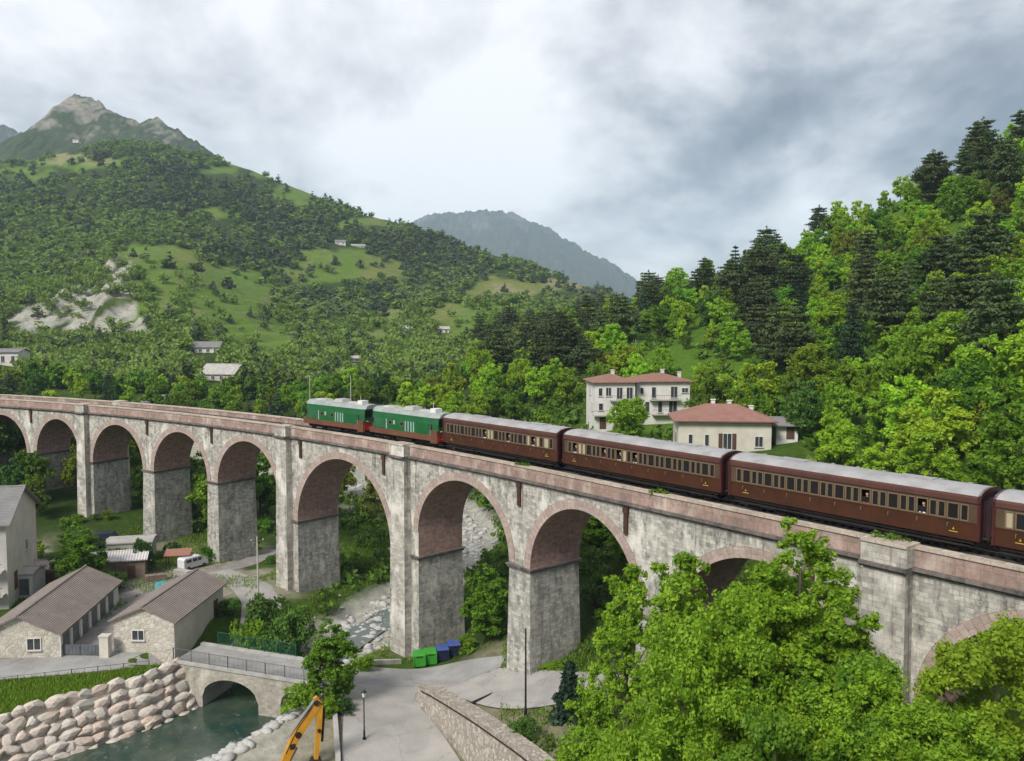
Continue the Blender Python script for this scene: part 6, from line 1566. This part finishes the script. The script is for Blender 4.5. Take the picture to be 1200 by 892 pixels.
# shrubs and young trees around the pier feet and the yard behind the garages
SHF = [broadleaf('s', 60 + k, 3.0, 3.4, lf, 1800, .24, .0, 16, 0, .1, .40) for k, lf in enumerate(('bright', 'mid', 'deep'))]
SHL = ['bright green rounded shrub', 'mid green rounded shrub', 'deep green rounded shrub']
for k in range(60):
    if k < 34:
        X = r8.uniform(-74, -36); Y = r8.uniform(112, 140); wh = 'on the grass around the village piers'
    elif k < 50:
        X = r8.uniform(-34, -24); Y = r8.uniform(97, 122); wh = 'on the bank beside the wide river arch'
    else:
        X = r8.uniform(4, 16); Y = r8.uniform(76, 92); wh = 'on the bank under the arch by the upper road'
    dd, _, ww, _ = RIVW(X, Y)
    if dd[0] < ww[0] + 2 or behind_viaduct(X, Y) < 0 and False: continue
    o_ = (np.array([X, Y]) - np.array(vpath(find_s(proj(X, Y, 10)[0], 0, 10), 0).xy)); 
    if abs(o_[1]) < 8 and k < 34 and r8.random() < .6: continue
    if k < 50 and -34 < X < -25 and 84 < Y < 112: continue
    kk = r8.choice((0, 1, 1, 2)); h_ = r8.uniform(1.0, 2.8)
    plant(SHF[kk], 'shrub', SHL[kk] + ' ' + wh, 'shrub', X, Y, h_, r8.uniform(0, 6.28), 'shrubs around the pier feet', 1.1)

# ------------------------------------------------------------------ far woods, undergrowth, grass, stones (stuff)
def merged_plants(name, pts, proto_fn, nvar, mats_key, label=None):
    pass
r9 = np.random.default_rng(99)
def far_proto(seed, H, Wd, n, size, conif):
    rng = np.random.default_rng(seed)
    if conif:
        C = []; R = []
        for t in np.linspace(.15, .95, 6):
            r = Wd / 2 * (1 - t) + .25; C.append((0, 0, H * t)); R.append((r, r, H * .11))
    else:
        C = []; R = []
        for k in range(8):
            d = rng.normal(size=3); d /= np.linalg.norm(d); C.append((d[0] * Wd * .24, d[1] * Wd * .24, H * (.5 + .26 * d[2]))); r = Wd * rng.uniform(.2, .3); R.append((r, r, r * .8))
    return leaves(rng, np.array(C), np.array(R), n, size, shell=.3, tri=True)
FPN = {'pine': [far_proto(320 + k, 8.5, 7.4, 130, 1.05, True) for k in range(3)], 'leaf': [far_proto(330 + k, 6.5, 8.2, 135, 1.0, False) for k in range(4)]}
FP = {'pine': [far_proto(300 + k, 8.5, 6.6, 44, 2.0, True) for k in range(3)], 'leaf': [far_proto(310 + k, 6.5, 7.5, 46, 2.0, False) for k in range(4)]}
def forest(name, key, P, H, mat):
    """one mesh of many small trees; P (n,3) feet, H (n) scale"""
    Vs, Fs, Cs = [], [], []; off = 0
    for i, (p, h) in enumerate(zip(P, H)):
        V, F_, c = (FPN if p[1] < 560 else FP)[key][i % 3]; a = r9.random() * 6.28; ca, sa = math.cos(a), math.sin(a)
        w_ = 1.05 if p[1] < 560 else 1.28; v = V * np.array([h * w_, h * w_, h]); v = np.stack([v[:, 0] * ca - v[:, 1] * sa + p[0], v[:, 0] * sa + v[:, 1] * ca + p[1], v[:, 2] + p[2]], 1)
        tone = np.clip(c * .55 + .45 * r9.random(), 0, 1)
        Vs.append(v); Fs.append(F_ + off); Cs.append(tone); off += len(V)
    return tag(link(name, mesh_np(name, np.concatenate(Vs), np.concatenate(Fs), mat, False, np.concatenate(Cs), attr='lcol')), kind='stuff')
# sample the left hill and its foot
N = 38000
px = r9.uniform(-60, 720, N); py = r9.uniform(160, 478, N)
_, Yh, uu = hit_many(px, py, 262, 1900)
keep = ~np.isnan(Yh) & (Yh > 264); px, py, uu, Yh = px[keep], py[keep], uu[keep], Yh[keep]
X = uu * Yh; Z = gz(X, Yh)
mdw = np.maximum(np.maximum(ell(px, py, MEADOW), .9 * ell(px, py - 7, MEADOW)), .7 * ell(px, py - 13, MEADOW)); scr = ell(px, py, SCRUB); clf = np.maximum(cliffmask(px, py, Yh), .97 * np.maximum(cliffmask(px, py - 11, np.full(len(px), 450.)), cliffmask(px, py - 20, np.full(len(px), 450.))) * (Yh < 600))
dens = fbm(X / 70, Yh / 110, 4, 401); dn2 = fbm(px / 22, py / 12, 4, 404)
prob = np.clip(.66 + 2.6 * (dn2 - .45) + 1.0 * (dens - .5), .10, .98)
prob = prob * (1 - .95 * mdw) * (1 - .55 * scr) * (1 - .97 * clf)
prob = np.maximum(prob, .35 * ((py > 400) & (mdw < .4)))
right_of = px > np.interp(py, [300, 400, 480], [700, 640, 600]); prob[right_of & (Yh < 600)] *= .5
hs_far = [(238, 411, 24, 10), (257, 442, 30, 12), (2, 424, 24, 13), (416, 422, 12, 6), (398, 286, 10, 5), (419, 289, 12, 4), (519, 388, 10, 5), (478, 386, 9, 5), (583, 290, 8, 4), (88, 165, 7, 4)]
for a, b_, c_, d_ in hs_far: prob[((px - a) / c_) ** 2 + ((py - b_ - 9) / (d_ + 8)) ** 2 < 1] = 0
kp = r9.random(len(px)) < prob; px, py, X, Yh, Z, dn2 = px[kp], py[kp], X[kp], Yh[kp], Z[kp], dn2[kp]
n_d = fbm(X / 120, Yh / 160, 4, 407)
band = np.exp(-((py - np.interp(px, [0, 150, 300, 450, 600], [250, 235, 262, 300, 330])) / 50) ** 2)
pp = np.clip(.24 + .32 * band + 2.2 * (n_d - .5), .05, .9); pp[(Yh < 420)] *= .35
isp = r9.random(len(px)) < pp
Hs = np.interp(Yh, [260, 600, 1200], [.8, .9, 1.1]) * r9.uniform(.5, 1.45, len(px))
order = np.argsort(Yh)
m_fp = mat_leaf('far_needles', (.036, .060, .028), (.105, .14, .058), .18, .0); m_fl = mat_leaf('far_leaves', (.075, .135, .024), (.215, .31, .06), .3, .0)
P = np.stack([X, Yh, Z - .3], 1)
print('far trees', isp.sum(), (~isp).sum())
FIRS = [pine('f', 340 + k, 9, 5.5, 'pine', 700, .8, .08) for k in range(2)]; BRDS = [broadleaf('f', 350 + k, 7, 7, ('mid', 'deep', 'bright')[k], 800, .75, .06, 14, 0, .1, .36) for k in range(3)]
ind = np.zeros(len(px), bool)
for kind in (True, False):
    i_ = [k for k in order if isp[k] == kind][:110 if kind else 150]
    for k in i_:
        ind[k] = True; q = int(r9.integers(2 if kind else 3))
        if kind: plant(FIRS[q], 'hill_pine', 'small dark pine on the lower slopes across the valley', 'tree', P[k, 0], P[k, 1], 9 * Hs[k], float(r9.random() * 6), 'pines on the lower slopes across the valley', 1.0, P[k, 2])
        else: plant(BRDS[q], 'hill_tree', ('mid green', 'deep green', 'bright green')[q] + ' rounded tree on the lower slopes across the valley', 'tree', P[k, 0], P[k, 1], 7 * Hs[k], float(r9.random() * 6), 'rounded trees on the lower slopes across the valley', 1.0, P[k, 2])
a_ = isp & ~ind; b2 = ~isp & ~ind
forest('pine_forest', 'pine', P[a_], Hs[a_], m_fp); forest('broadleaf_forest', 'leaf', P[b2], Hs[b2], m_fl)

# undergrowth on the right slope and along the banks
m_ug = mat_leaf('undergrowth_leaves', (.045, .10, .010), (.13, .23, .022), .3, 0)
def scatter(name, gen, n, size, mat, rs=(.5, 1.3), nleaf=46, seed=1):
    rng = np.random.default_rng(seed); Vs, Fs, Cs = [], [], []; off = 0
    pr = [leaves(np.random.default_rng(700 + k), np.array([(0, 0, .45), (.4, .2, .35), (-.3, .35, .3)]), np.array([(.7, .7, .55), (.5, .5, .4), (.5, .5, .4)]), nleaf, size, shell=.3) for k in range(4)]
    c_ = 0
    while c_ < n:
        q = gen(rng)
        if q is None: continue
        V, F_, c = pr[int(rng.integers(4))]; s = rng.uniform(*rs); a = rng.random() * 6.28
        v = np.stack([(V[:, 0] * math.cos(a) - V[:, 1] * math.sin(a)) * s + q[0], (V[:, 0] * math.sin(a) + V[:, 1] * math.cos(a)) * s + q[1], V[:, 2] * s + q[2]], 1)
        Vs.append(v); Fs.append(F_ + off); Cs.append(np.clip(c * .6 + .4 * rng.random(), 0, 1)); off += len(V); c_ += 1
    return tag(link(name, mesh_np(name, np.concatenate(Vs), np.concatenate(Fs), mat, False, np.concatenate(Cs), attr='lcol')), kind='stuff')
ug_px = r9.uniform(560, 1260, 5200); ug_py = r9.uniform(200, 600, 5200); ugX, ugY, _ = hit_many(ug_px, ug_py, 60, 420); ugZ = gz(np.nan_to_num(ugX), np.nan_to_num(ugY, nan=100.0)); ug_i = [0]
def gen_slope(rng):
    k = ug_i[0] % 5200; ug_i[0] += 1
    if math.isnan(ugY[k]) or inside_house(ugX[k], ugY[k]) or behind_viaduct(ugX[k], ugY[k]) < 9: return None
    if inpoly(ug_px[k], ug_py[k], LAWN) and rng.random() < .85: return None
    return (ugX[k], ugY[k], ugZ[k])
scatter('undergrowth', gen_slope, 1500, .5, m_ug, (1.0, 2.6), 46, 2)
def gen_bank(rng):
    Y = rng.uniform(100, 210); p_ = rng.uniform(200, 700); d = ray(p_, 600); X_ = d[0] / d[1] * Y
    dd, _, w_, _ = RIVW(X_, Y)
    if dd[0] < w_[0] + 1.0 or rng.random() < .25: return None
    if X_ < -24 and Y < 132: return None
    if p_ < 330 and Y < 150 and rng.random() < .75: return None
    return (X_, Y, g1(X_, Y))
scatter('bank_scrub', gen_bank, 900, .35, m_ug, (.6, 1.9), 46, 3)
def gen_near(rng):
    X_ = rng.uniform(2, 48); Y = rng.uniform(30, 100)
    if X_ / Y > .8 or (Y > 66 and X_ < 5): return None
    # keep the upper road clear
    yr = np.interp(X_, [-2.5, 1.2, 5, 10, 17, 26], [76.4, 72.6, 70.2, 69.4, 69.2, 68.5])
    if abs(Y - yr) < 4.6 and X_ < 24: return None
    return (X_, Y, g1(X_, Y))
scatter('hillside_scrub', gen_near, 900, .22, m_ug, (.5, 1.5), 60, 4)
# grass blades on the verge, the banks and at the pier feet
m_grass = mat_leaf('grass_blades', (.085, .17, .014), (.24, .36, .035), .4, 0)
def grass(name, gen, n, h, seed):
    rng = np.random.default_rng(seed); P_ = np.zeros((0, 3))
    while len(P_) < n: P_ = np.concatenate([P_, gen(rng, n)])
    P_ = P_[:n]
    P_ = np.array(P_); P_[:, 2] = gz(P_[:, 0], P_[:, 1]); a = rng.random(n) * 6.28; hh = h * rng.uniform(.5, 1.4, n); w = .05 + .03 * rng.random(n); ln = rng.normal(size=(n, 2)) * .12
    dx_ = np.stack([np.cos(a) * w, np.sin(a) * w, np.zeros(n)], 1); tip = np.stack([ln[:, 0], ln[:, 1], hh], 1)
    V = np.stack([P_ - dx_, P_ + dx_, P_ + tip], 1).reshape(-1, 3); t = rng.random(n); col = np.repeat(np.stack([t, t, t], 1), 3, 0)
    return tag(link(name, mesh_np(name, V, np.arange(3 * n).reshape(-1, 3), m_grass, False, col, attr='lcol')), kind='stuff')
def gen_verge(rng, n):
    X_ = rng.uniform(-58, -32, n); yr = np.interp(X_, [-75, -60, -48, -40, -34], [74.5, 77, 79.5, 81.7, 83.4]); Y = yr - 2.6 - rng.random(n) * 7.5
    dd, _, w_, _ = river_q(X_, Y); k = dd >= w_ + 3.0
    return np.stack([X_, Y, X_ * 0], 1)[k]
grass('verge_grass', gen_verge, 16000, .34, 5)
def gen_pier(rng, n):
    X_ = rng.uniform(-60, 30, n); Y = rng.uniform(64, 140, n)
    dd, _, w_, _ = river_q(X_, Y); k = (dd >= w_ + 1.5) & ~((X_ > -28) & (X_ < -13) & (Y < 80)) & (vnoise(X_ / 6, Y / 6, 5) > .45)
    k &= ~((X_ > -32) & (X_ < -25) & (Y > 82) & (Y < 110)) & ~((X_ > -45) & (X_ < -37) & (Y > 84) & (Y < 102)) & ~((X_ > -19) & (X_ < -1) & (Y < 87))
    k &= ~((np.abs(Y - np.interp(X_, [-2.5, 1.2, 5, 10, 17, 26], [76.4, 72.6, 70.2, 69.4, 69.2, 68.5])) < 4.2) & (X_ > -4) & (X_ < 6)) & ~((np.abs(Y - 69.3) < 2.6) & (X_ > 5))
    k &= ~((np.abs(Y - np.interp(X_, [-60, -48, -40, -34, -31], [77, 79.5, 81.7, 83.4, 83.6])) < 3) & (X_ < -30))
    return np.stack([X_, Y, X_ * 0], 1)[k]
grass('meadow_grass', gen_pier, 48000, .36, 6)
# stones of the river bed
def stones(name, gen, n, rs, mat, seed):
    rng = np.random.default_rng(seed); base = []
    for k in range(5):
        bm = bmesh.new(); bmesh.ops.create_icosphere(bm, subdivisions=1, radius=1); V = np.array([v.co[:] for v in bm.verts]); F_ = np.array([[v.index for v in f.verts] for f in bm.faces]); bm.free()
        base.append((V * (1 + np.random.default_rng(800 + k).uniform(-.25, .15, (len(V), 1))) * np.array([1.2, .9, .6]), F_))
    Vs, Fs, off, c_ = [], [], 0, 0
    while c_ < n:
        q = gen(rng)
        if q is None: continue
        V, F_ = base[int(rng.integers(5))]; s = rs[0] + (rs[1] - rs[0]) * rng.random() ** 3; a = rng.random() * 6.28
        Vs.append(np.stack([(V[:, 0] * math.cos(a) - V[:, 1] * math.sin(a)) * s + q[0], (V[:, 0] * math.sin(a) + V[:, 1] * math.cos(a)) * s + q[1], V[:, 2] * s + q[2]], 1)); Fs.append(F_ + off); off += len(V); c_ += 1
    return tag(link(name, mesh_np(name, np.concatenate(Vs), np.concatenate(Fs), mat)), kind='stuff')
m_stone = mat_plain('river_stones', (.50, .49, .47), (.36, .35, .34), .9, .9, 0, .3, 5)
def gen_bed(rng):
    t = rng.uniform(6.4, 14.5); r, d = riv_at(t); o = rng.normal() * r[3] * .6
    X_, Y = r[0] - d.y * o, r[1] + d.x * o; return (X_, Y, g1(X_, Y) + .02)
stones('river_stones', gen_bed, 1800, (.12, .75), m_stone, 7)
def gen_bar(rng):
    t = rng.uniform(2.6, 6.2); r, d = riv_at(t); o = -(r[3] + rng.uniform(-1.6, 5.5)); X_, Y = r[0] - d.y * o, r[1] + d.x * o
    if X_ > -15.5: return None
    return (X_, Y, g1(X_, Y) + .03)
stones('gravel_bar', gen_bar, 2600, (.10, .7), m_stone, 8)
# weeds rooted in the parapet
for px_, py_, lb in ((612, 541, 'weed tuft on the parapet below the first carriage'), (772, 571, 'weed tuft on the parapet below the second carriage'), (1043, 634, 'leafy weed clump on the parapet pier cap')):
    s_ = find_s(px_, .1, 20.2); q = vpath(s_, .15, ZT + 1.5)
    rng = np.random.default_rng(int(px_)); k = 1.25 if px_ > 1000 else .8
    V, F_, c = leaves(rng, np.array([(0, 0, .2), (.5, -.35, .1), (-.5, .35, .15)]) * k, np.array([(.5, .5, .3), (.45, .45, .25), (.4, .4, .25)]) * k, 420, .13, shell=.2)
    o = link('parapet_weed', mesh_np('parapet_weed', V, F_, m_ug, False, c, attr='lcol')); o.location = q; tag(o, lb, 'weed')
# passengers at open windows (head, neck, shoulders and chest as one surface)
def bust(seed, shirt, hair, skin):
    r = random.Random(seed); prof = [(0, .0, .19), (.14, .19, .12), (.30, .20, .12), (.46, .225, .12), (.53, .17, .10), (.57, .065, .062), (.63, .058, .06), (.67, .075, .088), (.74, .083, .105), (.81, .078, .098), (.87, .045, .06), (.885, .0, .0)]
    n = 14; mb = MB(); ring = []
    for z, a, b_ in prof:
        b0 = len(mb.v)
        for k in range(n):
            t = 6.2832 * k / n; nose = .03 if (.69 < z < .76 and k == 11) else 0
            mb.v.append((math.cos(t) * max(a, .002), math.sin(t) * max(b_, .002) - nose + (-.02 if z > .66 else 0), z))
        ring.append(b0)
    for i in range(len(ring) - 1):
        zm = (prof[i][0] + prof[i + 1][0]) / 2
        for k in range(n):
            j = (k + 1) % n; mb.f.append((ring[i] + k, ring[i] + j, ring[i + 1] + j, ring[i + 1] + k)); mb.uv.append(None)
            mb.m.append(0 if zm < .55 else (2 if (zm > .80 or (zm > .68 and k < 7)) else 1))
    for sx in (-1, 1):                      # arms folded on the window edge
        mb.tube((sx * .21, 0, .46), (sx * .27, -.05, .22), .06, .05, 8); mb.tube((sx * .27, -.05, .22), (sx * .08, -.24, .24), .048, .038, 8)
    return mb.mesh('person', [shirt, skin, hair], True)
m_skin = mat_plain('skin', (.52, .33, .25), (.47, .29, .22), 3, .6, 0, 0); m_hair = mat_plain('hair', (.05, .035, .025), (.035, .025, .02), 6, .7); m_hairg = mat_plain('hair_grey', (.35, .33, .31), (.28, .26, .25), 6, .7)
SH = [('white shirt', m_white), ('pale blue shirt', mat_plain('shirt_blue', (.35, .45, .62), (.3, .4, .55), 3, .8)), ('red top', mat_plain('shirt_red', (.42, .05, .05), (.35, .04, .04), 3, .8)), ('dark jacket', mat_plain('shirt_dark', (.04, .045, .06), (.03, .035, .05), 3, .8))]
rp = random.Random(31); BST = [(nm, bust(k, m_, rp.choice((m_hair, m_hair, m_hairg)), m_skin)) for k, (nm, m_) in enumerate(SH)]
ORD = ['leading', 'second', 'third', 'last']
bpy.context.view_layer.update()
for k, t in enumerate(carr):
    dw = [w for w in t.children if w.name.startswith('window') and not w.name.startswith('window_band') and w.location.y < 0 and any(c.data == SHARED['half'] for c in w.children)]
    for q, w in enumerate(dw[:5]):
        nm, me = BST[(q + k) % 4 if rp.random() < .5 else 0]
        o = link('person', me); M = t.matrix_world @ Matrix.Translation((w.location.x, -HW + .22, 1.83))
        o.location = M.translation; o.rotation_euler = (0, 0, t.rotation_euler.z + rp.uniform(-.3, .3))
        tag(o, 'person in ' + nm + ' leaning at an open window of the ' + ORD[k] + ' brown carriage', 'person', 'passengers at the carriage windows')
# ------------------------------------------------------------------ haze
m_haze = bpy.data.materials.new('haze'); m_haze.use_nodes = True; hn = m_haze.node_tree; hn.nodes.clear()
ho = hn.nodes.new('ShaderNodeOutputMaterial'); hv_ = hn.nodes.new('ShaderNodeVolumePrincipled'); hv_.inputs['Color'].default_value = (.64, .81, 1.0, 1); hv_.inputs['Density'].default_value = .00009
hn.links.new(hv_.outputs[0], ho.inputs['Volume'])
mb = MB(); mb.box(-10800, 10800, -200, 9500, min(-60, float(GZ.min()) - 5), 1080)
hz = mb.build('haze', m_haze); tag(hz, kind='stuff')
